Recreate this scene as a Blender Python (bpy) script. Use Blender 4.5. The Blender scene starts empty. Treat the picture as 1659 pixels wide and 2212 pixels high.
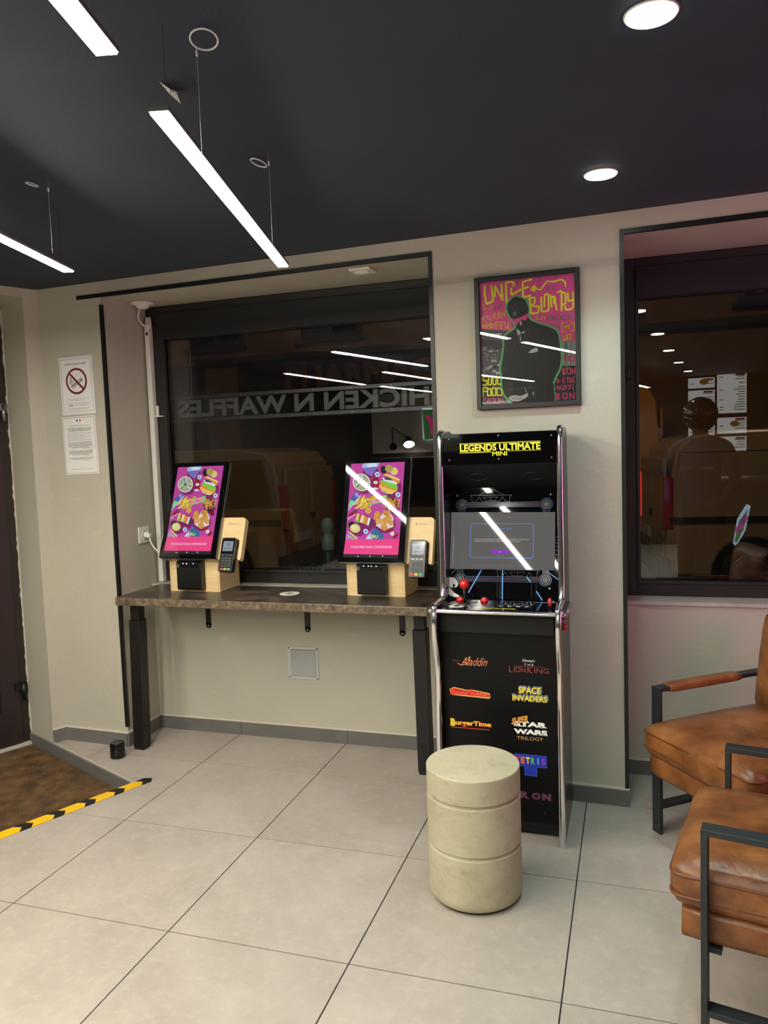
import bpy, bmesh, math, random
import numpy as np
from mathutils import Vector, Matrix, noise
random.seed(7)
C = bpy.context.scene
COL = C.collection
R = math.radians
PI = math.pi

# ------------------------------------------------------------------ camera
cam_d = bpy.data.cameras.new('camera'); cam = bpy.data.objects.new('camera', cam_d); COL.objects.link(cam)
cam_d.sensor_fit = 'HORIZONTAL'; cam_d.sensor_width = 36.0; cam_d.lens = 1665.05*36/1659
cam_d.clip_start = .05; cam_d.clip_end = 200
_y, _p, _r = -.313045, -.0789835, -.0353159
_f = Vector((math.sin(_y)*math.cos(_p), math.cos(_y)*math.cos(_p), math.sin(_p)))
_r0 = Vector((math.cos(_y), -math.sin(_y), 0)); _u0 = _r0.cross(_f)
_rr = _r0*math.cos(_r)+_u0*math.sin(_r); _uu = -_r0*math.sin(_r)+_u0*math.cos(_r)
M = Matrix((_rr, _uu, -_f)).transposed().to_4x4(); M.translation = (1.39113, -2.56333, 1.46938)
cam.matrix_world = M
C.camera = cam

# ------------------------------------------------------------------ world, exposure, lamps
w = bpy.data.worlds.new('night'); C.world = w; w.use_nodes = True
w.node_tree.nodes['Background'].inputs[0].default_value = (.30, .34, .45, 1)
w.node_tree.nodes['Background'].inputs[1].default_value = .012
C.view_settings.view_transform = 'Standard'; C.view_settings.look = 'None'
C.view_settings.gamma = 1; C.view_settings.exposure = 0; C.view_settings.use_curve_mapping = False

STRIP_E = {'a': 76.0, 'b': 205.0, 'c': 70.0, 'd': 240.0}   # emission of the linear ceiling lights, fitted per group; the last also stands for other room lights
DOWN_REAR_W = 40.0
DOWN_W = 38.0            # each recessed downlight
DOWN_COL = (.70, 1.0, .98)

def lamp(name, typ, loc, energy, col, target=None, **kw):
    d = bpy.data.lights.new(name, typ); d.energy = energy; d.color = col
    for k, v in kw.items(): setattr(d, k, v)
    o = bpy.data.objects.new(name, d); COL.objects.link(o); o.location = loc
    if target is not None:
        o.rotation_euler = (Vector(target)-Vector(loc)).to_track_quat('-Z', 'Y').to_euler()
    return o
lamp('street_spot', 'SPOT', (1.0, 3.4, 4.6), 42, (1, .80, .58), (.2, 6.6, .2), spot_size=R(110), spot_blend=.7, shadow_soft_size=.25)  # fill spot, added to brighten the sides of the vans
# street lamps outside (sodium) and the glow of the pink neon sign on the right wall
lamp('street_spot', 'SPOT', (-1.5, 3.2, 6.2), 120, (1, .74, .50), (-1.5, 10.5, 1.5), spot_size=R(130), spot_blend=.6, shadow_soft_size=.3)
lamp('street_spot', 'SPOT', (4.5, 2.6, 5.5), 60, (1, .74, .50), (2.5, 9.5, 1.2), spot_size=R(120), spot_blend=.6, shadow_soft_size=.3)
lamp('neon_glow', 'AREA', (3.12, -.55, 1.40), 13, (1, .22, .62), (1.8, .9, 1.6), shape='RECTANGLE', size=.5, size_y=1.1)

# ------------------------------------------------------------------ materials
def lin(c):
    return tuple(((v/12.92) if v <= .04045 else ((v+.055)/1.055)**2.4) for v in [x/255 for x in c])+(1,)
MATS = {}
def nodes(name):
    m = bpy.data.materials.new(name); m.use_nodes = True
    nt = m.node_tree; return m, nt, nt.nodes['Principled BSDF']
def N(nt, t, **kw):
    n = nt.nodes.new(t)
    for k, v in kw.items():
        if k in n.inputs: n.inputs[k].default_value = v
        else: setattr(n, k, v)
    return n
def mat(name, c, rough=.5, metal=0, c2=None, scale=8, bump=0, bscale=60, coat=0, contrast=(.35, .65), detail=6, stretch=None, spec=None, rvar=0):
    """paint-like procedural material: two tones mixed by noise, fine bump"""
    if name in MATS: return MATS[name]
    m, nt, b = nodes(name)
    b.inputs['Base Color'].default_value = lin(c); b.inputs['Roughness'].default_value = rough
    b.inputs['Metallic'].default_value = metal
    if spec is not None: b.inputs['Specular IOR Level'].default_value = spec
    if coat: b.inputs['Coat Weight'].default_value = coat; b.inputs['Coat Roughness'].default_value = .1
    tc = N(nt, 'ShaderNodeTexCoord'); mp = N(nt, 'ShaderNodeMapping')
    if stretch: mp.inputs['Scale'].default_value = stretch
    nt.links.new(tc.outputs['Object'], mp.inputs['Vector'])
    if c2 is not None:
        n1 = N(nt, 'ShaderNodeTexNoise', Scale=scale, Detail=detail, Roughness=.6)
        nt.links.new(mp.outputs[0], n1.inputs['Vector'])
        cr = N(nt, 'ShaderNodeValToRGB'); e = cr.color_ramp.elements
        e[0].position, e[1].position = contrast; e[0].color = lin(c); e[1].color = lin(c2)
        nt.links.new(n1.outputs['Fac'], cr.inputs[0]); nt.links.new(cr.outputs[0], b.inputs['Base Color'])
        if rvar:
            mr = N(nt, 'ShaderNodeMapRange'); mr.inputs['To Min'].default_value = rough-rvar; mr.inputs['To Max'].default_value = rough+rvar
            nt.links.new(n1.outputs['Fac'], mr.inputs['Value']); nt.links.new(mr.outputs[0], b.inputs['Roughness'])
    if bump:
        n2 = N(nt, 'ShaderNodeTexNoise', Scale=bscale, Detail=4)
        nt.links.new(mp.outputs[0], n2.inputs['Vector'])
        bp = N(nt, 'ShaderNodeBump', Strength=bump, Distance=.01)
        nt.links.new(n2.outputs['Fac'], bp.inputs['Height']); nt.links.new(bp.outputs[0], b.inputs['Normal'])
    MATS[name] = m; return m
def emit(name, c, s):
    if name in MATS: return MATS[name]
    m, nt, b = nodes(name)
    b.inputs['Base Color'].default_value = (0.02, .02, .02, 1)
    b.inputs['Emission Color'].default_value = lin(c) if max(c) > 1 else tuple(c)+(1,)
    b.inputs['Emission Strength'].default_value = s; b.inputs['Roughness'].default_value = .35
    MATS[name] = m; return m
def glass(name, tint=(1, 1, 1), rough=0.0, boost=1.0):
    if name in MATS: return MATS[name]
    m = bpy.data.materials.new(name); m.use_nodes = True; nt = m.node_tree; nt.nodes.clear()
    out = N(nt, 'ShaderNodeOutputMaterial'); tr = N(nt, 'ShaderNodeBsdfTransparent'); tr.inputs[0].default_value = tuple(tint)+(1,)
    gl = N(nt, 'ShaderNodeBsdfGlossy'); gl.inputs['Roughness'].default_value = rough
    fr = N(nt, 'ShaderNodeFresnel'); fr.inputs['IOR'].default_value = 1.5
    mu = N(nt, 'ShaderNodeMath', operation='MULTIPLY'); mu.inputs[1].default_value = boost
    mx = N(nt, 'ShaderNodeMixShader')
    nt.links.new(fr.outputs[0], mu.inputs[0]); nt.links.new(mu.outputs[0], mx.inputs[0])
    nt.links.new(tr.outputs[0], mx.inputs[1]); nt.links.new(gl.outputs[0], mx.inputs[2]); nt.links.new(mx.outputs[0], out.inputs[0])
    MATS[name] = m; return m
def ink(c, kind='print'):
    """flat print (lettering, artwork) or a lit screen pixel colour"""
    key = '%s_%d_%d_%d' % (kind, *c)
    if key in MATS: return MATS[key]
    m, nt, b = nodes(key)
    if kind == 'print':
        b.inputs['Base Color'].default_value = lin(c); b.inputs['Roughness'].default_value = .5
    elif kind == 'gloss':
        b.inputs['Base Color'].default_value = lin(c); b.inputs['Roughness'].default_value = .12
        b.inputs['Coat Weight'].default_value = .6; b.inputs['Coat Roughness'].default_value = .03
    elif kind == 'screen':
        b.inputs['Base Color'].default_value = (.01, .01, .01, 1); b.inputs['Roughness'].default_value = .025
        b.inputs['Emission Color'].default_value = lin(c); b.inputs['Emission Strength'].default_value = .95
    elif kind == 'dim':
        b.inputs['Base Color'].default_value = (.01, .01, .01, 1); b.inputs['Roughness'].default_value = .12
        b.inputs['Emission Color'].default_value = lin(c); b.inputs['Emission Strength'].default_value = .6
    elif kind == 'lit':
        b.inputs['Base Color'].default_value = lin(c); b.inputs['Roughness'].default_value = .4
        b.inputs['Emission Color'].default_value = lin(c); b.inputs['Emission Strength'].default_value = 2.2
    MATS[key] = m; return m

def wall_mat(name, c, c2, stain):
    m = mat(name, c, .72, c2=c2, scale=2.2, bump=.12, bscale=45, contrast=(.3, .7))
    nt = m.node_tree; b = nt.nodes['Principled BSDF']
    lk = b.inputs['Base Color'].links[0]; src = lk.from_socket
    tc = N(nt, 'ShaderNodeTexCoord'); mp = N(nt, 'ShaderNodeMapping'); mp.inputs['Scale'].default_value = (1.4, 1.4, 2.6)
    n = N(nt, 'ShaderNodeTexNoise', Scale=5, Detail=9, Roughness=.72)
    nt.links.new(tc.outputs['Object'], mp.inputs[0]); nt.links.new(mp.outputs[0], n.inputs['Vector'])
    cr = N(nt, 'ShaderNodeValToRGB'); cr.color_ramp.elements[0].position = .60; cr.color_ramp.elements[1].position = .72
    cr.color_ramp.elements[0].color = (0, 0, 0, 1); cr.color_ramp.elements[1].color = (.45, .45, .45, 1)
    mx = N(nt, 'ShaderNodeMix', data_type='RGBA'); mx.inputs[7].default_value = lin(stain)
    nt.links.new(n.outputs['Fac'], cr.inputs[0]); nt.links.new(cr.outputs[0], mx.inputs[0])
    nt.links.new(src, mx.inputs[6]); nt.links.new(mx.outputs[2], b.inputs['Base Color'])
    return m
M_WALL = wall_mat('wall_paint', (184, 179, 162), (176, 171, 155), (200, 194, 176))
M_CEIL = mat('ceiling_paint', (46, 55, 70), .75, c2=(42, 50, 64), scale=3, bump=.1, bscale=120)
M_BLACK = mat('black_metal', (14, 14, 15), .38, 0, bump=.03, bscale=200)
M_MATTE = mat('matte_black', (11, 11, 12), .6)
M_PLAST = mat('black_plastic', (10, 11, 12), .34, c2=(13, 13, 14), scale=30, bump=.05, bscale=300)
M_GLOSSB = mat('gloss_black', (5, 5, 6), .03)
M_WHITE = mat('white_plastic', (226, 224, 216), .4)
M_PAPER = mat('paper', (226, 224, 220), .6)
M_CHROME = mat('chrome_trim', (225, 225, 228), .14, 1.0)
M_STEEL = mat('steel', (150, 150, 150), .35, 1.0)
M_BROWN = mat('dark_brown_frame', (44, 33, 31), .5, c2=(36, 27, 26), scale=6, bump=.05)
M_GLASS = glass('window_glass')
M_SKIRT = mat('skirting_tile', (108, 105, 101), .55, c2=(98, 96, 93), scale=7, bump=.05)
M_GROUT = mat('grout', (48, 44, 46), .9)
M_SEAL = mat('cream_sealant', (205, 196, 178), .6)
M_RED = mat('red_plastic', (196, 14, 18), .22, coat=.5)
M_PLYE = mat('plywood_edge', (172, 138, 88), .55)

def tile_mat():
    m, nt, b = nodes('floor_tile'); MATS['floor_tile'] = m
    g = N(nt, 'ShaderNodeNewGeometry'); oi = N(nt, 'ShaderNodeObjectInfo')
    n1 = N(nt, 'ShaderNodeTexNoise', Scale=3.2, Detail=8, Roughness=.68); n2 = N(nt, 'ShaderNodeTexNoise', Scale=24, Detail=6, Roughness=.7)
    for n in (n1, n2): nt.links.new(g.outputs['Position'], n.inputs['Vector'])
    cr = N(nt, 'ShaderNodeValToRGB'); e = cr.color_ramp.elements; e[0].position, e[1].position = .36, .66
    e[0].color = lin((157, 146, 136)); e[1].color = lin((171, 160, 149))
    nt.links.new(n1.outputs['Fac'], cr.inputs[0])
    cr2 = N(nt, 'ShaderNodeValToRGB'); e = cr2.color_ramp.elements; e[0].position, e[1].position = .50, .75
    e[0].color = (0, 0, 0, 1); e[1].color = (.6, .6, .6, 1); nt.links.new(n2.outputs['Fac'], cr2.inputs[0])
    mx = N(nt, 'ShaderNodeMix', data_type='RGBA'); mx.inputs[7].default_value = lin((182, 172, 160))
    nt.links.new(cr2.outputs[0], mx.inputs[0]); nt.links.new(cr.outputs[0], mx.inputs[6])
    hs = N(nt, 'ShaderNodeHueSaturation'); mr = N(nt, 'ShaderNodeMapRange'); mr.inputs['To Min'].default_value = .96; mr.inputs['To Max'].default_value = 1.03
    nt.links.new(oi.outputs['Random'], mr.inputs['Value']); nt.links.new(mr.outputs[0], hs.inputs['Value'])
    nt.links.new(mx.outputs[2], hs.inputs['Color']); nt.links.new(hs.outputs[0], b.inputs['Base Color'])
    mr2 = N(nt, 'ShaderNodeMapRange'); mr2.inputs['To Min'].default_value = .42; mr2.inputs['To Max'].default_value = .62
    nt.links.new(n1.outputs['Fac'], mr2.inputs['Value']); nt.links.new(mr2.outputs[0], b.inputs['Roughness'])
    bp = N(nt, 'ShaderNodeBump', Strength=.06, Distance=.01); nt.links.new(n2.outputs['Fac'], bp.inputs['Height']); nt.links.new(bp.outputs[0], b.inputs['Normal'])
    return m
M_TILE = tile_mat()
def ply_mat():
    m, nt, b = nodes('birch_plywood'); MATS['birch'] = m
    tc = N(nt, 'ShaderNodeTexCoord'); mp = N(nt, 'ShaderNodeMapping'); mp.inputs['Scale'].default_value = (2.5, 2.5, 11)
    n = N(nt, 'ShaderNodeTexNoise', Scale=2.4, Detail=5, Distortion=1.2)
    nt.links.new(tc.outputs['Object'], mp.inputs[0]); nt.links.new(mp.outputs[0], n.inputs['Vector'])
    cr = N(nt, 'ShaderNodeValToRGB'); e = cr.color_ramp.elements; e[0].position, e[1].position = .3, .7
    e[0].color = lin((226, 194, 140)); e[1].color = lin((240, 210, 160))
    nt.links.new(n.outputs['Fac'], cr.inputs[0]); nt.links.new(cr.outputs[0], b.inputs['Base Color']); b.inputs['Roughness'].default_value = .5
    return m
M_PLY = ply_mat()
def leather_mat():
    m, nt, b = nodes('tan_leather'); MATS['leather'] = m
    tc = N(nt, 'ShaderNodeTexCoord')
    n = N(nt, 'ShaderNodeTexNoise', Scale=7, Detail=7, Roughness=.65); v = N(nt, 'ShaderNodeTexVoronoi', Scale=170)
    n3 = N(nt, 'ShaderNodeTexNoise', Scale=9, Detail=3, Distortion=.8)
    for x in (n, v, n3): nt.links.new(tc.outputs['Object'], x.inputs['Vector'])
    cr = N(nt, 'ShaderNodeValToRGB'); e = cr.color_ramp.elements; e[0].position, e[1].position = .33, .70
    e[0].color = lin((88, 50, 26)); e[1].color = lin((158, 102, 58)); k = e.new(.5); k.color = lin((124, 75, 39))
    nt.links.new(n.outputs['Fac'], cr.inputs[0]); nt.links.new(cr.outputs[0], b.inputs['Base Color'])
    b.inputs['Roughness'].default_value = .36
    b1 = N(nt, 'ShaderNodeBump', Strength=.10, Distance=.002); nt.links.new(v.outputs['Distance'], b1.inputs['Height'])
    b2 = N(nt, 'ShaderNodeBump', Strength=.25, Distance=.02); nt.links.new(n3.outputs['Fac'], b2.inputs['Height'])
    nt.links.new(b1.outputs[0], b2.inputs['Normal']); nt.links.new(b2.outputs[0], b.inputs['Normal'])
    return m
M_LEATHER = leather_mat()
M_PIPE = mat('leather_piping', (104, 56, 26), .4)
M_CONC = mat('concrete', (186, 178, 150), .7, c2=(160, 151, 124), scale=6, bump=.18, bscale=70, contrast=(.3, .75), detail=9)
def conc_detail():
    nt = M_CONC.node_tree; b = nt.nodes['Principled BSDF']; src = b.inputs['Base Color'].links[0].from_socket
    tc = N(nt, 'ShaderNodeTexCoord'); mp = N(nt, 'ShaderNodeMapping'); mp.inputs['Scale'].default_value = (1, 1, 1.8)
    n = N(nt, 'ShaderNodeTexNoise', Scale=16, Detail=9, Roughness=.75, Distortion=.9)
    nt.links.new(tc.outputs['Object'], mp.inputs[0]); nt.links.new(mp.outputs[0], n.inputs['Vector'])
    cr = N(nt, 'ShaderNodeValToRGB'); cr.color_ramp.elements[0].position = .53; cr.color_ramp.elements[1].position = .68
    cr.color_ramp.elements[0].color = (0, 0, 0, 1); cr.color_ramp.elements[1].color = (.38, .38, .38, 1)
    mx = N(nt, 'ShaderNodeMix', data_type='RGBA'); mx.inputs[7].default_value = lin((120, 108, 84))
    nt.links.new(n.outputs['Fac'], cr.inputs[0]); nt.links.new(cr.outputs[0], mx.inputs[0]); nt.links.new(src, mx.inputs[6]); nt.links.new(mx.outputs[2], b.inputs['Base Color'])
conc_detail()
def desk_mat(name, dark, mid, rust, sc):
    m, nt, b = nodes(name); MATS[name] = m
    tc = N(nt, 'ShaderNodeTexCoord'); n = N(nt, 'ShaderNodeTexNoise', Scale=sc, Detail=9, Roughness=.68, Distortion=.5)
    nt.links.new(tc.outputs['Object'], n.inputs['Vector'])
    cr = N(nt, 'ShaderNodeValToRGB'); e = cr.color_ramp.elements; e[0].position, e[1].position = .32, .72
    e[0].color = lin(dark); e[1].color = lin(rust); k = e.new(.52); k.color = lin(mid)
    nt.links.new(n.outputs['Fac'], cr.inputs[0]); nt.links.new(cr.outputs[0], b.inputs['Base Color'])
    mr = N(nt, 'ShaderNodeMapRange'); mr.inputs['To Min'].default_value = .25; mr.inputs['To Max'].default_value = .5
    nt.links.new(n.outputs['Fac'], mr.inputs['Value']); nt.links.new(mr.outputs[0], b.inputs['Roughness'])
    return m
M_DESK = desk_mat('desk_laminate', (40, 34, 31), (72, 61, 53), (124, 102, 82), 6)
M_DESKE = desk_mat('desk_edge_band', (58, 50, 44), (108, 94, 78), (160, 134, 96), 42)
M_COIR = mat('coir', (70, 48, 24), .95, c2=(124, 92, 54), scale=14, bump=.6, bscale=180, contrast=(.35, .7))

# ------------------------------------------------------------------ mesh helpers
def box(bm, x0, x1, y0, y1, z0, z1, mi=0, bev=0, seg=2):
    r = bmesh.ops.create_cube(bm, size=1, matrix=Matrix.Translation(((x0+x1)/2, (y0+y1)/2, (z0+z1)/2)) @ Matrix.Diagonal((abs(x1-x0), abs(y1-y0), abs(z1-z0), 1)))
    vs = r['verts']; fs = {f for v in vs for f in v.link_faces}
    if bev:
        es = list({e for v in vs for e in v.link_edges})
        r2 = bmesh.ops.bevel(bm, geom=es, offset=bev, segments=seg, affect='EDGES', profile=.5)
        fs = set(r2['faces']) | {f for v in r2['verts'] for f in v.link_faces}
    for f in fs: f.material_index = mi
    return fs
def prism(bm, pts, a, b, plane='xy', mi=0, bev=0):
    """extrude a 2D outline; plane xy -> z a..b, yz -> x a..b, xz -> y a..b"""
    def P(p, t):
        return (p[0], p[1], t) if plane == 'xy' else ((t, p[0], p[1]) if plane == 'yz' else (p[0], t, p[1]))
    lo = [bm.verts.new(P(p, a)) for p in pts]; hi = [bm.verts.new(P(p, b)) for p in pts]
    fs = [bm.faces.new(lo), bm.faces.new(hi)]
    n = len(pts)
    for i in range(n): fs.append(bm.faces.new((lo[i], lo[(i+1) % n], hi[(i+1) % n], hi[i])))
    bmesh.ops.recalc_face_normals(bm, faces=fs)
    if bev:
        es = list({e for f in fs[:2] for e in f.edges})
        r2 = bmesh.ops.bevel(bm, geom=es, offset=bev, segments=2, affect='EDGES', profile=.5)
        fs = [f for f in fs if f.is_valid]+list(r2['faces'])
    for f in fs: f.material_index = mi
    return fs
def tube(bm, pts, r, seg=8, mi=0, closed=False, flat=None):
    pts = [Vector(p) for p in pts]; n = len(pts); rings = []
    rad = r if isinstance(r, (list, tuple)) else [r]*n
    up = None
    for i in range(n):
        if closed: t = (pts[(i+1) % n]-pts[i-1]).normalized()
        else: t = (pts[min(i+1, n-1)]-pts[max(i-1, 0)]).normalized()
        if up is None:
            up = Vector((0, 0, 1)) if abs(t.z) < .9 else Vector((1, 0, 0))
        u = (up-t*up.dot(t)).normalized(); v = t.cross(u); up = u
        ru, rv = (rad[i], rad[i]) if flat is None else (rad[i]*flat[0], rad[i]*flat[1])
        rings.append([bm.verts.new(pts[i]+u*ru*math.cos(2*PI*k/seg)+v*rv*math.sin(2*PI*k/seg)) for k in range(seg)])
    m = n if closed else n-1
    for i in range(m):
        a, b = rings[i], rings[(i+1) % n]
        for k in range(seg):
            f = bm.faces.new((a[k], a[(k+1) % seg], b[(k+1) % seg], b[k])); f.material_index = mi; f.smooth = True
    if not closed:
        for q in (rings[0][::-1], rings[-1]):
            f = bm.faces.new(q); f.material_index = mi
def lathe(bm, prof, seg=32, c=(0, 0, 0), mi=0, axis='z', smooth=True):
    rings = []
    c = Vector(c)
    def P(r, t, h):
        a, b = r*math.cos(t), r*math.sin(t)
        return c+(Vector((a, b, h)) if axis == 'z' else (Vector((a, -h, b)) if axis == 'y' else Vector((h, a, b))))
    for r, h in prof:
        rings.append([bm.verts.new(P(max(r, 1e-5), 2*PI*k/seg, h)) for k in range(seg)])
    fs = []
    for a, b in zip(rings, rings[1:]):
        for k in range(seg):
            f = bm.faces.new((a[k], a[(k+1) % seg], b[(k+1) % seg], b[k])); f.material_index = mi; f.smooth = smooth; fs.append(f)
    for q in (rings[0][::-1], rings[-1]):
        f = bm.faces.new(q); f.material_index = mi; fs.append(f)
    bmesh.ops.recalc_face_normals(bm, faces=fs)
def obj(name, bm, mats, parent=None, loc=None, rotz=0, smooth=None):
    me = bpy.data.meshes.new(name); bm.normal_update(); bm.to_mesh(me); bm.free()
    for m in (mats if isinstance(mats, (list, tuple)) else [mats]): me.materials.append(m)
    if smooth:
        for p in me.polygons: p.use_smooth = True
    o = bpy.data.objects.new(name, me); COL.objects.link(o)
    if parent: o.parent = parent
    if loc is not None: o.location = loc
    if rotz: o.rotation_euler = (0, 0, rotz)
    return o
def B(name, mats, parent, *boxes, bev=0, mi=0, **kw):
    bm = bmesh.new()
    for b in boxes: box(bm, *b[:6], mi=(b[6] if len(b) > 6 else mi), bev=bev)
    return obj(name, bm, mats, parent, **kw)
def thing(name, label, cat, loc=(0, 0, 0), rotz=0, group=None):
    o = bpy.data.objects.new(name, None); COL.objects.link(o); o.location = loc; o.rotation_euler = (0, 0, rotz)
    o.empty_display_size = .1
    o['label'] = label; o['category'] = cat
    if group: o['group'] = group
    return o
def tag(o, label, cat, group=None):
    o['label'] = label; o['category'] = cat
    if group: o['group'] = group
    return o
def struct(o): o['kind'] = 'structure'; return o
def dup(root, loc, rotz=None, label=None):
    r = root.copy(); COL.objects.link(r); r.location = loc
    if rotz is not None: r.rotation_euler = (0, 0, rotz)
    if label: r['label'] = label
    for ch in list(root.children):
        c = ch.copy(); COL.objects.link(c); c.parent = r
        for g in list(ch.children):
            d = g.copy(); COL.objects.link(d); d.parent = c
    return r
def homog(src, dst):
    A = []
    for (x, y), (u, v) in zip(src, dst):
        A.append([x, y, 1, 0, 0, 0, -u*x, -u*y]); A.append([0, 0, 0, x, y, 1, -v*x, -v*y])
    h = np.linalg.solve(np.array(A, float), np.array(dst, float).ravel())
    return lambda x, y: ((h[0]*x+h[1]*y+h[2])/(h[6]*x+h[7]*y+1), (h[3]*x+h[4]*y+h[5])/(h[6]*x+h[7]*y+1))
_TXT = {}
def text_mesh(s, bold, res=3):
    key = (s, bold)
    if key in _TXT: return _TXT[key]
    cu = bpy.data.curves.new('t', 'FONT'); cu.body = s; cu.size = 1; cu.offset = bold; cu.resolution_u = res; cu.fill_mode = 'FRONT'
    o = bpy.data.objects.new('t', cu); COL.objects.link(o)
    dg = bpy.context.evaluated_depsgraph_get(); dg.update()
    me = bpy.data.meshes.new_from_object(o.evaluated_get(dg))
    vs = [tuple(v.co[:2]) for v in me.vertices]; fs = [tuple(p.vertices) for p in me.polygons]
    bpy.data.objects.remove(o); bpy.data.curves.remove(cu); bpy.data.meshes.remove(me)
    _TXT[key] = (vs, fs); return vs, fs
class Art:
    """flat print or screen picture laid on a surface: o + u*ex + v*ey, layers lifted along the normal"""
    def __init__(s, o, ex, ey, kind='print', step=.00025, T=None):
        s.o = Vector(o); s.ex = Vector(ex); s.ey = Vector(ey); s.n = s.ex.cross(s.ey).normalized(); s.kind = kind; s.step = step
        s.bm = bmesh.new(); s.mats = []; s.T = T
    def mi(s, c):
        m = ink(tuple(c), s.kind)
        if m not in s.mats: s.mats.append(m)
        return s.mats.index(m)
    def P(s, u, v, l):
        if s.T: u, v = s.T(u, v)
        return s.o+s.ex*u+s.ey*v+s.n*(s.step*(l+1))
    def poly(s, pts, c, l=0):
        vs = [s.bm.verts.new(s.P(u, v, l)) for u, v in pts]
        f = s.bm.faces.new(vs); f.material_index = s.mi(c); f.normal_update()
        if f.normal.dot(s.n) < 0: f.normal_flip()
    def rect(s, u0, v0, u1, v1, c, l=0): s.poly([(u0, v0), (u1, v0), (u1, v1), (u0, v1)], c, l)
    def ell(s, u, v, a, b, c, l=0, n=20, rot=0):
        cr, sr = math.cos(rot), math.sin(rot)
        s.poly([(u+a*math.cos(2*PI*k/n)*cr-b*math.sin(2*PI*k/n)*sr, v+a*math.cos(2*PI*k/n)*sr+b*math.sin(2*PI*k/n)*cr) for k in range(n)], c, l)
    def line(s, pts, w, c, l=0, closed=False):
        pts = [Vector(p) for p in pts]; n = len(pts); L = []; Rr = []
        for i in range(n):
            if closed: t = pts[(i+1) % n]-pts[i-1]
            else: t = pts[min(i+1, n-1)]-pts[max(i-1, 0)]
            if t.length < 1e-9: t = Vector((1, 0))
            t = t.normalized(); nn = Vector((-t.y, t.x)); k = 1.0
            if 0 < i < n-1 or closed:
                d = (pts[i]-pts[i-1]); d = d.normalized() if d.length > 1e-9 else t
                k = 1/max(.55, abs(d.dot(t)))
            L.append(pts[i]+nn*w/2*k); Rr.append(pts[i]-nn*w/2*k)
        for i in range(n if closed else n-1):
            j = (i+1) % n
            s.poly([tuple(L[i]), tuple(Rr[i]), tuple(Rr[j]), tuple(L[j])], c, l)
    def text(s, t, u, v, h, c, l=1, w=None, bold=0, shear=0, rot=0, align='c', flip=False, arch=0):
        """u,v = centre (or left) of the text's box; h its height; w its width"""
        vs, fs = text_mesh(t, bold)
        xs = [p[0] for p in vs]; ys = [p[1] for p in vs]; x0, x1, y0, y1 = min(xs), max(xs), min(ys), max(ys)
        sy = h/(y1-y0); sx = sy if w is None else w/(x1-x0); cr, sr = math.cos(rot), math.sin(rot)
        out = []
        for x, y in vs:
            a = (x-(x0+x1)/2 if align == 'c' else x-x0)*sx; b = (y-(y0+y1)/2)*sy
            a += shear*b; b += arch*(a*a)
            if flip: a = -a
            out.append(s.bm.verts.new(s.P(u+a*cr-b*sr, v+a*sr+b*cr, l)))
        m = s.mi(c)
        for f in fs:
            try: q = s.bm.faces.new([out[i] for i in f])
            except ValueError: continue
            q.material_index = m; q.normal_update()
            if q.normal.dot(s.n) < 0: q.normal_flip()
    def done(s, name, parent=None, **kw): return obj(name, s.bm, s.mats, parent, **kw)
def smooth_path(pts, n=8):
    P = [Vector(p) for p in pts]; out = []
    for i in range(len(P)-1):
        p0, p1, p2, p3 = P[max(i-1, 0)], P[i], P[i+1], P[min(i+2, len(P)-1)]
        for k in range(n):
            t = k/n
            out.append(.5*((2*p1)+(-p0+p2)*t+(2*p0-5*p1+4*p2-p3)*t*t+(-p0+3*p1-3*p2+p3)*t*t*t))
    out.append(P[-1]); return out

# ================================================================== STRUCTURE
CH = 2.348                      # ceiling height
def front(x): return .715+(x+1.487)*(.600-.715)/(1.36+1.487)   # face of the piers of the window wall
P1 = (-1.487, .715); P2 = (-1.52, .65); U = Vector((-.41, -.912)).normalized(); NIN = Vector((.912, -.41)).normalized()
P3 = (P2[0]-NIN.x*.27, P2[1]-NIN.y*.27)
def along(a, t, d=0): return (a[0]+U.x*t+NIN.x*d, a[1]+U.y*t+NIN.y*d)
bm = bmesh.new()
prism(bm, [P1, (-1.09, front(-1.09)), (-1.09, 1.25), (-1.487, 1.25)], -.12, 2.6)
prism(bm, [(.60, front(.6)), (1.36, front(1.36)), (1.36, 1.25), (.60, 1.25)], -.12, 2.6)
prism(bm, [(2.9, front(2.9)), (3.45, front(3.45)), (3.45, 1.25), (2.9, 1.25)], -.12, 2.6)
prism(bm, [(-1.09, front(-1.09)), (.60, front(.6)), (.60, 1.25), (-1.09, 1.25)], 2.28, 2.6)
prism(bm, [(1.36, front(1.36)), (2.9, front(2.9)), (2.9, 1.25), (1.36, 1.25)], 2.27, 2.6)
box(bm, -1.09, .60, .985, 1.25, -.12, .785); box(bm, 1.36, 2.9, .935, 1.25, -.12, .762)
struct(obj('wall_back', bm, M_WALL))
bm = bmesh.new()
box(bm, -1.089, .599, .975, 1.12, .785, .80, bev=.002); struct(obj('trim_1', bm, mat('sill_paint', (182, 176, 164), .5, c2=(166, 160, 150), scale=9)))
bm = bmesh.new()
box(bm, 1.361, 2.899, .925, 1.12, .762, .778, bev=.002); struct(obj('trim_2', bm, MATS['sill_paint']))
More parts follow.
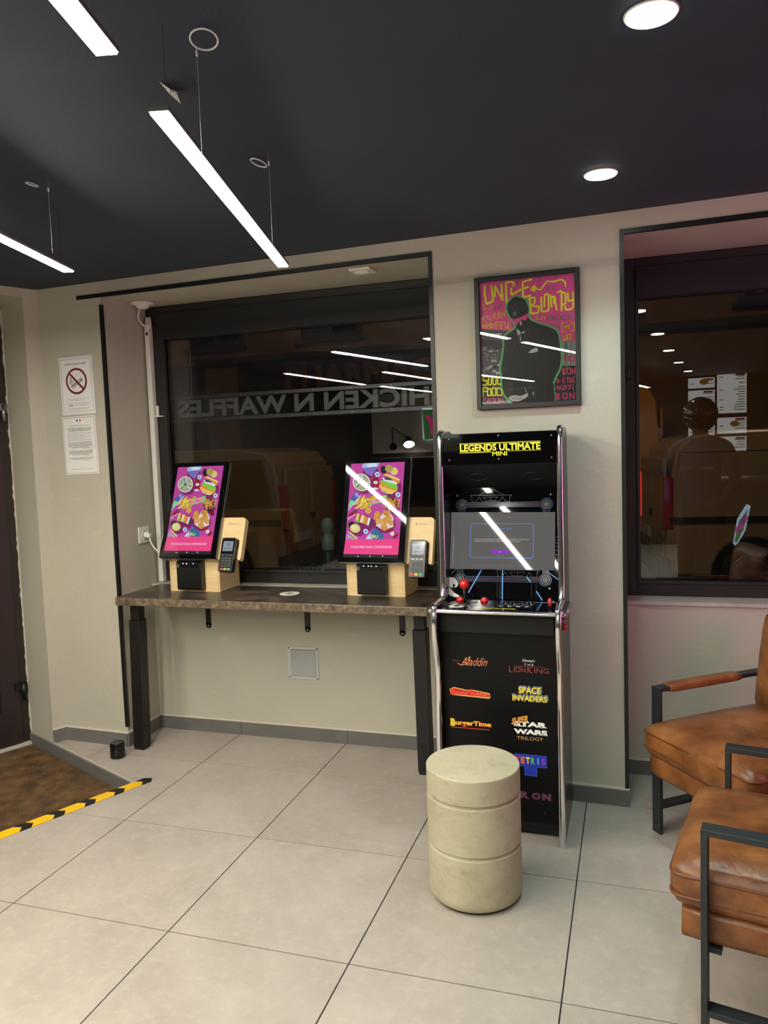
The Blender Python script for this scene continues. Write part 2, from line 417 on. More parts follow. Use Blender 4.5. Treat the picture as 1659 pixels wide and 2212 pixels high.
# left wall: pier with the diagonal reveal, lintel over the door, wall further along
bm = bmesh.new()
prism(bm, [P1, P2, along(P2, 0, -.5), (-1.75, 1.25), (-1.487, 1.25)], -.12, 2.6)
struct(obj('wall_left', bm, M_WALL)); bm = bmesh.new()
prism(bm, [P2, along(P2, 1.55), along(P2, 1.55, -.5), along(P2, 0, -.5)], 2.305, 2.6)
struct(obj('wall_left', bm, M_WALL)); bm = bmesh.new()
E1 = along(P2, 1.55); E2 = along(P2, 2.4)
prism(bm, [E1, E2, along(P2, 2.4, -.5), along(P2, 1.55, -.5)], -.12, 2.6)
prism(bm, [E2, (E2[0], -7.0), (E2[0]-.2, -7.0), (E2[0]-.2, E2[1])], -.12, 2.6, mi=1)
struct(obj('wall_left', bm, [M_WALL, mat('dark_panelling', (38, 32, 29), .6)]))
XR = 3.25
bm = bmesh.new(); box(bm, XR, XR+.15, -1.6, 1.25, -.12, 2.6); box(bm, XR, XR+.15, -7.0, -1.6, -.12, 2.6, mi=1); struct(obj('wall_right', bm, [M_WALL, MATS['dark_panelling']]))
bm = bmesh.new(); box(bm, E2[0]-.2, XR+.15, -7.0, -6.84, 0, 2.6, mi=1); box(bm, E2[0], -.75, -6.84, -6.82, 1.43, CH-.002, mi=0)
struct(obj('wall_rear', bm, [mat('rear_wall_paint', (214, 208, 194), .7), MATS['dark_panelling']]))
bm = bmesh.new(); box(bm, -3.2, XR+.15, -7.0, 1.25, CH, CH+.12); struct(obj('ceiling', bm, M_CEIL))

# floor slab (grout) with the sunken mat pit in front of the door
PC = (P2[0]+NIN.x*.81, P2[1]+NIN.y*.81)                # corner of the pit
PITL = 1.62
PB = (PC[0]+U.x*PITL, PC[1]+U.y*PITL); PA = along(P2, PITL)
def clip(poly, a, n, keep=1):
    """Sutherland-Hodgman: keep the side where (p-a).n*keep >= 0"""
    out = []
    for i in range(len(poly)):
        p, q = poly[i], poly[(i+1) % len(poly)]
        dp = ((p[0]-a[0])*n[0]+(p[1]-a[1])*n[1])*keep; dq = ((q[0]-a[0])*n[0]+(q[1]-a[1])*n[1])*keep
        if dp >= 0: out.append(p)
        if dp*dq < 0:
            t = dp/(dp-dq); out.append((p[0]+(q[0]-p[0])*t, p[1]+(q[1]-p[1])*t))
    return out
def area(p): return abs(sum(p[i][0]*p[(i+1) % len(p)][1]-p[(i+1) % len(p)][0]*p[i][1] for i in range(len(p)))/2) if len(p) > 2 else 0
NU = (U.x, U.y); NI = (NIN.x, NIN.y)
def outside_pit(poly):
    """pieces of a polygon outside the pit: pit is {0<=(p-P2).U<=PITL, (p-P2).NIN<=.81}"""
    res = [clip(poly, P2, NU, -1)]
    inside = clip(poly, P2, NU, 1)
    far = clip(inside, PA, NU, 1); res.append(far)
    mid = clip(inside, PA, NU, -1) if len(inside) > 2 else []
    res.append(clip(mid, PC, NI, 1) if len(mid) > 2 else [])
    return [r for r in res if area(r) > 1e-5]
bm = bmesh.new()
for pc in outside_pit([(-3.2, -7), (XR+.1, -7), (XR+.1, 1.2), (-3.2, 1.2)]): prism(bm, pc, -.12, -.0035)
floor = struct(obj('floor', bm, M_GROUT))
T = .6; gap = .0022
bmf = bmesh.new(); box(bmf, gap, T-gap, gap, T-gap, -.010, 0)
full = bpy.data.meshes.new('tile'); bmf.to_mesh(full); bmf.free(); full.materials.append(M_TILE)
def left_edge(y):            # nothing is laid behind the left wall
    return max(-2.6, -3.2)
for i in range(-5, 6):
    for j in range(-12, 2):
        x0, y0 = i*T, j*T
        sq = [(x0+gap, y0+gap), (x0+T-gap, y0+gap), (x0+T-gap, y0+T-gap), (x0+gap, y0+T-gap)]
        sq = clip(clip(sq, (0, .99), (0, 1), -1), (XR, 0), (1, 0), -1)
        if area(sq) < 1e-4 or x0+T < -2.5: continue
        # behind the diagonal facade there is no floor of this room
        s2 = clip(sq, P2, NI, 1) if y0 > -2.4 else sq
        if y0 > .6-1e-6 and x0 >= -1.9: s2 = clip(sq, P2, (1, 0), 1)
        if area(s2) < 1e-4: continue
        pcs = outside_pit(s2)
        if not pcs: continue
        if abs(sum(area(p) for p in pcs)-area([(0, 0), (T-2*gap, 0), (T-2*gap, T-2*gap), (0, T-2*gap)])) < 1e-6:
            o = bpy.data.objects.new('tile', full); COL.objects.link(o); o.location = (x0, y0, 0); o.parent = floor
        else:
            b2 = bmesh.new()
            for p in pcs: prism(b2, p, -.010, 0)
            obj('tile', b2, M_TILE, floor)
# pit base, walls of the pit, metal lip
bm = bmesh.new()
prism(bm, [along(P2, -.0, -.30), along(P2, PITL, -.30), PB, PC], -.14, -.075)
struct(obj('floor_pit', bm, M_GROUT))
bm = bmesh.new()
prism(bm, [along(P2, .004, -.262), along(P2, .004, .81), along(P2, .014, .80), along(P2, .014, -.262)], -.075, -.001)
prism(bm, [along(P2, 0, .81), along(P2, PITL, .81), along(P2, PITL, .80), along(P2, 0, .80)], -.075, -.001)
struct(obj('trim_3', bm, M_SKIRT))
bm = bmesh.new()
prism(bm, [along(P2, -.003, .0), along(P2, -.003, .815), along(P2, .006, .815), along(P2, .006, .0)], -.002, .003)
struct(obj('trim_4', bm, mat('pale_edge_trim', (196, 188, 176), .4, .3)))

# skirting: grey tiles, each a piece, with a bead of cream sealant above
def skirting(name, runs):
    bm = bmesh.new()
    for (a, b, h, first) in runs:
        d = Vector((b[0]-a[0], b[1]-a[1], 0)); n = Vector((d.y, -d.x, 0)).normalized()
        av = Vector((a[0], a[1], 0)); L = d.length; d.normalize()
        q = [av, av+d*L, av+d*L+n*.006, av+n*.006]
        prism(bm, [(v.x, v.y) for v in q], h-.002, h+.006)
    base = struct(obj(name, bm, M_SEAL))
    for (a, b, h, first) in runs:
        d = Vector((b[0]-a[0], b[1]-a[1], 0)); n = Vector((d.y, -d.x, 0)).normalized(); L = d.length; d.normalize(); av = Vector((a[0], a[1], 0))
        cuts = [0]; t = first
        while t < L-.02: cuts.append(t); t += .6
        cuts.append(L)
        for c0, c1 in zip(cuts, cuts[1:]):
            q = [av+d*(c0+.001), av+d*(c1-.001), av+d*(c1-.001)+n*.010, av+d*(c0+.001)+n*.010]
            b2 = bmesh.new(); prism(b2, [(v.x, v.y) for v in q], .0005, h-.002); obj('tile', b2, M_SKIRT, base)
e = .0005
skirting('baseboard_back', [
    ((P1[0], P1[1]-e), (-1.09, front(-1.09)-e), .070, .9),
    ((-1.09+e, front(-1.09)-.009), (-1.09+e, .985), .070, .9),
    ((-1.09+.011, .985-e), (.60, .985-e), .070, .49),
    ((.60, front(.6)-e), (1.36+.01, front(1.36)-e), .070, .55),
    ((1.36, .935-e), (2.9, .935-e), .066, .35),
    ((2.9, front(2.9)-e), (XR, front(XR)-e), .070, .3)])
skirting('baseboard_left', [((P2[0], P2[1]-e), (P1[0], P1[1]-e), .070, .9)])

# black corner profiles around the two window niches
def bars(name, m, *bx):
    bm = bmesh.new()
    for b in bx: box(bm, *b)
    return struct(obj(name, bm, m))
yl = front(-1.09)
bm = bmesh.new(); box(bm, -1.100, -1.084, yl-.006, yl+.010, .105, 2.235); struct(obj('trim_5', bm, M_BLACK))
bm = bmesh.new(); prism(bm, [(-1.235, front(-1.235)-.006), (.606, front(.606)-.006), (.606, front(.606)+.008), (-1.235, front(-1.235)+.008)], 2.272, 2.290); struct(obj('trim_6', bm, M_BLACK))
yr = front(.6)
bm = bmesh.new(); box(bm, .590, .606, yr-.006, yr+.012, .0, 2.272); struct(obj('trim_7', bm, M_BLACK))
ym = front(1.36)
bm = bmesh.new(); box(bm, 1.352, 1.368, ym-.006, ym+.014, .075, 2.262); struct(obj('trim_8', bm, M_BLACK))
bm = bmesh.new(); prism(bm, [(1.352, ym-.006), (2.9, front(2.9)-.006), (2.9, front(2.9)+.01), (1.352, ym+.01)], 2.262, 2.280); struct(obj('trim_9', bm, M_BLACK))

# windows: dark frames, roller box at the top, real glass
def window(name, x0, x1, z0, z1, stile, m, yaw=0):
    yf = 1.06
    fr = B(name, m, None, (x0, x0+stile, yf, yf+.07, z0, z1), (x1-.05, x1, yf, yf+.07, z0, z1), (x0+stile, x1-.05, yf, yf+.07, z0, z0+.055), (x0+stile, x1-.05, yf, yf+.07, z1-.04, z1), bev=.003)
    struct(fr)
    B('inner_bead', m, fr, (x0+stile, x0+stile+.014, yf-.008, yf+.02, z0+.055, z1-.04), (x0+stile+.014, x1-.05, yf-.008, yf+.02, z0+.055, z0+.068), bev=.001)
    B('roller_box', mat('roller_box', (12, 14, 20), .6), fr, (x0+stile+.001, x1-.051, yf-.02, yf+.069, z1-.175, z1-.041), bev=.004)
    for yy in (.026, .042): B('pane', M_GLASS, fr, (x0+stile-.01, x1-.04, yf+yy, yf+yy+.004, z0+.045, z1-.03))
    return fr
w1 = window('window_1', -1.088, .598, .801, 2.279, .085, mat('window_frame_paint', (30, 27, 27), .45, bump=.04))
w2 = window('window_2', 1.362, 2.898, .779, 2.269, .048, MATS['window_frame_paint'])
B('latch', M_WHITE, w1, (-1.052, -1.036, 1.052, 1.06, 1.70, 1.755), (-1.066, -1.006, 1.03, 1.06, 1.694, 1.700), bev=.001)
B('latch', M_BLACK, w2, (1.368, 1.395, 1.035, 1.06, 1.75, 1.79), bev=.002)

# door in the diagonal facade
dz0 = -.06
def dpt(t, d): p = along(P3, t, d); return p
def dprism(bm, t0, t1, d0, d1, z0, z1, mi=0): prism(bm, [dpt(t0, d0), dpt(t1, d0), dpt(t1, d1), dpt(t0, d1)], z0, z1, mi=mi)
bm = bmesh.new(); dprism(bm, .0, .045, -.06, .0, dz0, 2.30); dprism(bm, 1.5, 1.55, -.06, .0, dz0, 2.30); dprism(bm, .045, 1.5, -.06, 0, 2.25, 2.30)
door = struct(obj('door_1', bm, M_BROWN))
bm = bmesh.new()
dprism(bm, .048, .15, -.05, .008, dz0+.012, 2.245); dprism(bm, .95, 1.05, -.05, .008, dz0+.012, 2.245)
dprism(bm, .15, .95, -.05, .008, dz0+.012, .145); dprism(bm, .15, .95, -.05, .008, 2.14, 2.245)
dprism(bm, 1.06, 1.15, -.05, .008, dz0+.012, 2.245); dprism(bm, 1.15, 1.49, -.05, .008, dz0+.012, .145); dprism(bm, 1.15, 1.49, -.05, .008, 2.14, 2.245)
leaf = obj('door_leaf', bm, M_BROWN, door)
bm = bmesh.new(); dprism(bm, .14, .96, -.024, -.018, .135, 2.15); dprism(bm, 1.14, 1.49, -.024, -.018, .135, 2.15); obj('pane', bm, M_GLASS, leaf)
bm = bmesh.new()
dprism(bm, .15, .162, .0, .014, .145, 2.14); dprism(bm, .162, .95, .0, .014, .145, .157); obj('bead', bm, M_MATTE, leaf)
for z, mm in ((.27, M_BLACK), (1.77, M_STEEL)):
    bm = bmesh.new()
    dprism(bm, .012, .075, .008, .024, z-.018, z+.018); p = dpt(.032, .024)
    lathe(bm, [(.011, -.045), (.011, .045)], 12, (p[0], p[1], z-.03)); obj('hinge', bm, M_BLACK if z < 1 else [M_STEEL], door)
bm = bmesh.new(); dprism(bm, .10, .122, .008, .013, 1.07, 1.105)
p = dpt(.111, .018); tube(bm, [(p[0]+.01*math.cos(a)*U.x, p[1]+.01*math.cos(a)*U.y, 1.115+.014*math.sin(a)) for a in [k*PI/6 for k in range(0, 12)]], .002, 6, closed=True)
obj('adhesive_hook', bm, mat('clear_plastic', (190, 190, 190), .2), door)
bm = bmesh.new(); dprism(bm, 0.0, 1.55, .0, .03, -.075, -.045); struct(obj('trim_10', bm, mat('threshold', (190, 184, 172), .5)))
bm = bmesh.new()
zz = [-.04+k*.023+random.uniform(-.006, .006) for k in range(102)]; ww = [random.choice((.003, .004, .006, .009))*random.uniform(.6, 1.2) for _ in zz]
for z0_, z1_, a0, a1 in zip(zz, zz[1:], ww, ww[1:]):   # ragged sealant bead between frame and reveal
    v = [bm.verts.new((*dpt(-.001, .009), z0_)), bm.verts.new((*dpt(a0, .009), z0_)), bm.verts.new((*dpt(a1, .009), z1_)), bm.verts.new((*dpt(-.001, .009), z1_)), bm.verts.new((*dpt(-.001, .0), z0_)), bm.verts.new((*dpt(a0, .0), z0_)), bm.verts.new((*dpt(a1, .0), z1_)), bm.verts.new((*dpt(-.001, .0), z1_))]
    for q_ in ((0, 1, 2, 3), (1, 5, 6, 2), (0, 4, 5, 1), (3, 2, 6, 7)): bm.faces.new([v[i] for i in q_])
struct(obj('trim_11', bm, M_SEAL))
# ================================================================== FLOOR THINGS
# coir mat with fibres
mt = thing('door_mat', 'brown coir mat sunk in the floor in front of the glazed door', 'mat', (*along(PC, 0, 0), -.075), 0)
mw = mt.matrix_world
def ploc(p, o): return (p[0]-o[0], p[1]-o[1])
q = [along(P2, .02, -.235), along(P2, PITL-.01, -.235), along(P2, PITL-.01, .79), along(P2, .02, .79)]
bm = bmesh.new(); prism(bm, [ploc(p, PC) for p in q], .0006, .018); obj('backing', bm, M_COIR, mt)
vs, fs = [], []
for k in range(26000):
    t = random.uniform(.03, PITL-.02); d = random.uniform(-.22, .78); p = along(P2, t, d)
    a = random.uniform(0, 2*PI); L = random.uniform(.012, .03); h = random.uniform(.004, .018)
    dx, dy = math.cos(a), math.sin(a); x, y = p[0]-PC[0], p[1]-PC[1]; wd = .0011
    n0 = len(vs)
    vs += [(x-dy*wd, y+dx*wd, .015), (x+dy*wd, y-dx*wd, .015), (x+dx*L, y+dy*L, .016+h)]; fs.append((n0, n0+1, n0+2))
me = bpy.data.meshes.new('pile'); me.from_pydata(vs, [], fs); me.materials.append(M_COIR)
pile = bpy.data.objects.new('pile', me); COL.objects.link(pile); pile.parent = mt; pile['kind'] = 'stuff'

# hazard tape along the edge of the pit: yellow and black chevrons
M_YEL = mat('tape_yellow', (238, 190, 18), .42, c2=(224, 172, 14), scale=60, stretch=(1, 1, 1))
tp = thing('hazard_tape', 'yellow and black striped tape along the edge of the sunken mat', 'tape', (PC[0], PC[1], 0))
L = PITL+.12; w0, w1_ = -.012, .048; t = -.055; k = 0
U3, N3 = Vector((U.x, U.y, 0)), Vector((NIN.x, NIN.y, 0))
def tp_piece(ta, tb, m, first=False):
    def P(tt, ww): v = U3*tt+N3*ww; return (v.x, v.y)
    c = (w0+w1_)/2; a = .022
    pts = [P(ta, w0), P(tb, w0), P(tb-a, c), P(tb, w1_), P(ta, w1_), P(ta-a, c)]
    b2 = bmesh.new(); prism(b2, pts, .0008, .0022); obj('stripe', b2, m, tp)
bm = bmesh.new(); prism(bm, [(lambda v: (v.x, v.y))(U3*a+N3*b) for a, b in ((-.05, w0+.002), (L-.01, w0+.002), (L-.01, w1_-.002), (-.05, w1_-.002))], .0003, .0009); obj('backing', bm, M_MATTE, tp)
while t < L:
    ln = .048 if k % 2 == 0 else .088
    tp_piece(t, min(t+ln, L), M_MATTE if k % 2 == 0 else M_YEL); t += ln; k += 1

# ================================================================== DESK
M_DL = mat('desk_leg_black', (15, 15, 16), .42, bump=.03, bscale=150)
dk = thing('wall_desk', 'long narrow brown marbled desk on two black square legs', 'desk', (-.24, .77, 0))
dx, dy = .24, -.77
bm = bmesh.new()
fsb = prism(bm, [(-1.03+dx, .585+dy), (.553+dx, .565+dy), (.553+dx, .972+dy), (-1.03+dx, .972+dy)], .760, .800, bev=.004)
for f in bm.faces:
    f.normal_update(); f.material_index = 0 if abs(f.normal.z) > .7 else 1
obj('desktop', bm, [M_DESK, M_DESKE], dk)
def leg(xb, xt, y):
    bm = bmesh.new()
    s, u = .031, .025
    for (h0, h1, hw, mi) in ((.012, .668, s, 0), (.668, .7595, u, 0)):
        fr = lambda z: xb+(xt-xb)*z/.76
        lo = [(fr(h0)+a*hw, y+b*hw, h0) for a, b in ((-1, -1), (1, -1), (1, 1), (-1, 1))]; hi = [(fr(h1)+a*hw, y+b*hw, h1) for a, b in ((-1, -1), (1, -1), (1, 1), (-1, 1))]
        v = [bm.verts.new(p) for p in lo+hi]
        ff = [bm.faces.new([v[i] for i in q]) for q in ((3, 2, 1, 0), (4, 5, 6, 7), (0, 1, 5, 4), (1, 2, 6, 5), (2, 3, 7, 6), (3, 0, 4, 7))]
        bmesh.ops.bevel(bm, geom=list({e for f in ff for e in f.edges}), offset=.002, segments=1, affect='EDGES')
    l = obj('leg', bm, M_DL, dk)
    bm = bmesh.new(); box(bm, xb-.028, xb+.028, y-.028, y+.028, 0.0005, .012, bev=.002)
    obj('foot', bm, M_MATTE, l)
    return l
leg(-1.005+dx, -.985+dx, .695+dy); leg(.486+dx, .478+dx, .728+dy)
for x in (-.755, -.185, .317):
    bm = bmesh.new()
    box(bm, x-.0145+dx, x+.0145+dx, .978+dy, .984+dy, .580, .758, bev=.001)
    lathe(bm, [(.0145, .0), (.0145, .006)], 20, (x+dx, .984+dy, .580), axis='y'); box(bm, x-.0145+dx, x+.0145+dx, .76+dy, .984+dy, .7535, .7595, bev=.001)
    prism(bm, [(.978+dy, .7535), (.86+dy, .7535), (.978+dy, .665)], x-.003+dx, x+.003+dx, 'yz')
    br = obj('wall_bracket', bm, M_BLACK, dk)
    bm = bmesh.new(); lathe(bm, [(.0035, 0), (.003, .002)], 10, (x+dx, .977+dy, .580), axis='y'); obj('screw', bm, M_WHITE, br)

# coaster with a dark motif
ct = thing('coaster', 'round white coaster with a dark drawing lying on the brown desk', 'coaster', (-.185, .785, .8003))
bm = bmesh.new(); lathe(bm, [(.047, 0), (.048, .0005), (.048, .0015), (.047, .002)], 40); obj('disc', bm, mat('coaster_board', (222, 218, 212), .6), ct)
a = Art((0, 0, .002), (1, 0, 0), (0, 1, 0))
a.line([(-.018, -.010), (-.006, .012), (.002, -.004), (.012, .016), (.02, -.004)], .006, (60, 56, 56)); a.ell(0, 0, .010, .014, (88, 84, 84)); a.rect(-.016, -.018, .014, -.013, (70, 66, 66))
a.done('print', ct)

# air vent
vt = thing('air_vent', 'square grey louvred air vent on the wall under the desk', 'vent', (-.219, .9845, .403))
B('frame', mat('vent_grey', (186, 186, 182), .45), vt, (-.084, -.070, -.004, 0, -.084, .084), (.070, .084, -.004, 0, -.084, .084), (-.070, .070, -.004, 0, .070, .084), (-.070, .070, -.004, 0, -.084, -.070), bev=.0008)
B('backing', mat('vent_dark', (70, 70, 70), .8), vt, (-.070, .070, -.001, 0, -.070, .070))
bm = bmesh.new(); prism(bm, [(-.0012, .0048), (-.0072, -.0005), (-.0078, .0005), (-.0018, .0058)], -.0695, .0695, 'yz'); me = bpy.data.meshes.new('slat'); bm.to_mesh(me); bm.free(); me.materials.append(MATS['vent_grey'])
for k in range(20):
    o = bpy.data.objects.new('slat', me); COL.objects.link(o); o.parent = vt; o.location = (0, 0, -.0665+k*.0067)
for sx in (-1, 1):
    for sz in (-1, 1):
        bm = bmesh.new(); lathe(bm, [(.004, 0), (.003, .0015)], 12, (sx*.077, -.004, sz*.077), axis='y'); obj('screw', bm, M_MATTE, vt)

# ribbed black pot on the floor
bm = bmesh.new(); pr = [(.030, 0.001), (.034, .003)]
for k in range(5): z = .005+k*.013; pr += [(.035, z), (.0365, z+.004), (.035, z+.009), (.0335, z+.0115)]
pr += [(.0345, .072), (.033, .076), (.0, .076)]
lathe(bm, pr, 36); pt = obj('door_stop', bm, M_GLOSSB, None, (-1.055, .562, 0)); 
bm = bmesh.new(); lathe(bm, [(.030, .0762), (.030, .0775), (.002, .0778)], 30); obj('top_pad', bm, mat('dusty_black', (70, 70, 70), .7, c2=(40, 40, 40), scale=60), pt)
tag(pt, 'small ribbed black cylinder on the floor beside the left desk leg', 'door stop')

# ================================================================== CONCRETE STOOL
st = thing('concrete_stool', 'round pale concrete stool with two grooves in front of the arcade machine', 'stool', (.883, -.143, 0))
bm = bmesh.new(); r = .153
pr = [(r-.018, .006), (r-.006, .012), (r-.001, .022), (r, .035), (r, .045), (r, .178), (r, .1802), (r-.001, .1812), (r-.006, .1822), (r-.008, .187), (r-.006, .1918), (r-.001, .1928), (r, .1938), (r, .196), (r, .343), (r, .3452), (r-.001, .3462), (r-.006, .3472), (r-.008, .352), (r-.006, .3568), (r-.001, .3578), (r, .3588), (r, .361), (r, .434), (r, .4375), (r-.0015, .4395), (r-.003, .440), (r-.006, .440), (r*.5, .440), (0, .440)]
lathe(bm, pr, 72); obj('body', bm, M_CONC, st)
bm = bmesh.new(); lathe(bm, [(r-.016, .0005), (r-.014, .003), (r-.016, .008)], 48); obj('rubber_base', bm, M_MATTE, st)

# ================================================================== SIGNS
def papers():
    n = thing('no_smoking_sign', 'white French no smoking notice with red ring on the left pier', 'sign', (-1.267, front(-1.267)-.001, 1.852))
    n.rotation_euler = (0, -.012, -.04)
    B('board', M_PAPER, n, (-.104, .104, -.0035, 0, -.1455, .1455), bev=.001)
    a = Art((0, -.0036, 0), (1, 0, 0), (0, 0, 1))
    a.rect(-.096, -.130, .096, .136, (206, 206, 210)); a.rect(-.090, -.126, .090, .130, (232, 230, 228), 1)
    a.text('INTERDICTION DE FUMER', 0, .108, .008, (60, 60, 66), 2, w=.135, bold=.01)
    a.ell(0, .022, .066, .066, (112, 30, 42), 2, 48); a.ell(0, .022, .055, .055, (232, 230, 228), 3, 48)
    a.line([(-.034, -.004), (.034, .036), (.040, .028), (-.028, -.012)], .003, (30, 30, 34), 4, closed=True)
    a.line([(.026, .032), (.032, .023)], .0025, (30, 30, 34), 4); a.line([(-.036, .006), (-.040, .02), (-.030, .028), (-.036, .044)], .004, (30, 30, 34), 4); a.line([(-.028, .008), (-.026, .02), (-.018, .026)], .003, (30, 30, 34), 4)
    a.line([(-.042, .064), (.042, -.020)], .011, (112, 30, 42), 5)
    for v, w, c, b in ((-.067, .15, (90, 90, 96), 0), (-.074, .09, (90, 90, 96), 0), (-.088, .16, (60, 60, 66), .01), (-.098, .13, (60, 60, 66), .01), (-.113, .15, (100, 100, 106), 0), (-.119, .12, (100, 100, 106), 0)):
        a.text('Pour votre sante et celle des autres, il est interdit de fumer' if w > .1 else 'dans les lieux publics', 0, v, .0045, c, 2, w=w, bold=b)
    a.text('39 89', -.045, -.098, .006, (40, 40, 46), 3, w=.02, bold=.02)
    a.done('print', n)
    m = thing('alcohol_notice', 'white printed alcohol notice with red border below the no smoking sign', 'sign', (-1.270, front(-1.27)-.001, 1.552))
    m.rotation_euler = (0, -.02, -.04)
    B('board', M_PAPER, m, (-.104, .104, -.003, 0, -.147, .147), bev=.001)
    a = Art((0, -.0031, 0), (1, 0, 0), (0, 0, 1))
    for x0, z0, x1, z1 in ((-.098, .139, .098, .1405), (-.098, -.1405, .098, -.139), (-.098, -.1405, -.0965, .1405), (.0965, -.1405, .098, .1405)): a.rect(x0, z0, x1, z1, (150, 60, 66))
    a.rect(-.020, .112, .022, .134, (240, 240, 240), 1); a.rect(-.014, .120, -.004, .131, (32, 40, 90), 2); a.rect(.006, .120, .016, .131, (190, 40, 50), 2); a.rect(-.012, .114, .014, .116, (120, 120, 120), 2)
    a.rect(-.065, .099, .068, .1003, (110, 110, 112))
    a.text("IL EST INTERDIT DE VENDRE DE L'ALCOOL", 0, .085, .006, (28, 28, 30), 1, w=.150, bold=.02)
    a.text('A DES MINEURS DE MOINS DE 18 ANS', 0, .076, .006, (28, 28, 30), 1, w=.140, bold=.02)
    g = (96, 96, 98); v = .066; rr = random.Random(3)
    for k in range(9): a.text(rr.choice(['la personne qui delivre la boisson doit exiger', 'que le client etablisse la preuve de sa majorite', 'offrir a titre gratuit a des mineurs des boissons']), -.076, v, .0034, g, 1, w=.15 if k % 3 else .11, align='l'); v -= .0053
    v -= .004
    for t, ws in (("IL EST INTERDIT DE PROPOSER DES BOISSONS", 5), ("IL EST INTERDIT AUX DEBITANTS DE BOISSONS", 4), ("IL EST INTERDIT DE SE TROUVER EN ETAT D'IVRESSE", 2)):
        for k in range(ws): a.text(t if k == 0 else rr.choice(['ALCOOLIQUES A PRIX REDUITS PENDANT UNE', 'PERIODE RESTREINTE SANS PROPOSER EGALEMENT', 'SERVIR A BOIRE A DES PERSONNES']), 0, v, .0042, (50, 50, 52), 1, w=.15 if k < ws-1 else .11, bold=.01); v -= .0062
        a.rect(.012, v, .074, v+.001, g); v -= .011
    a.rect(-.06, -.120, .074, -.119, (60, 60, 60)); a.done('print', m)
papers()

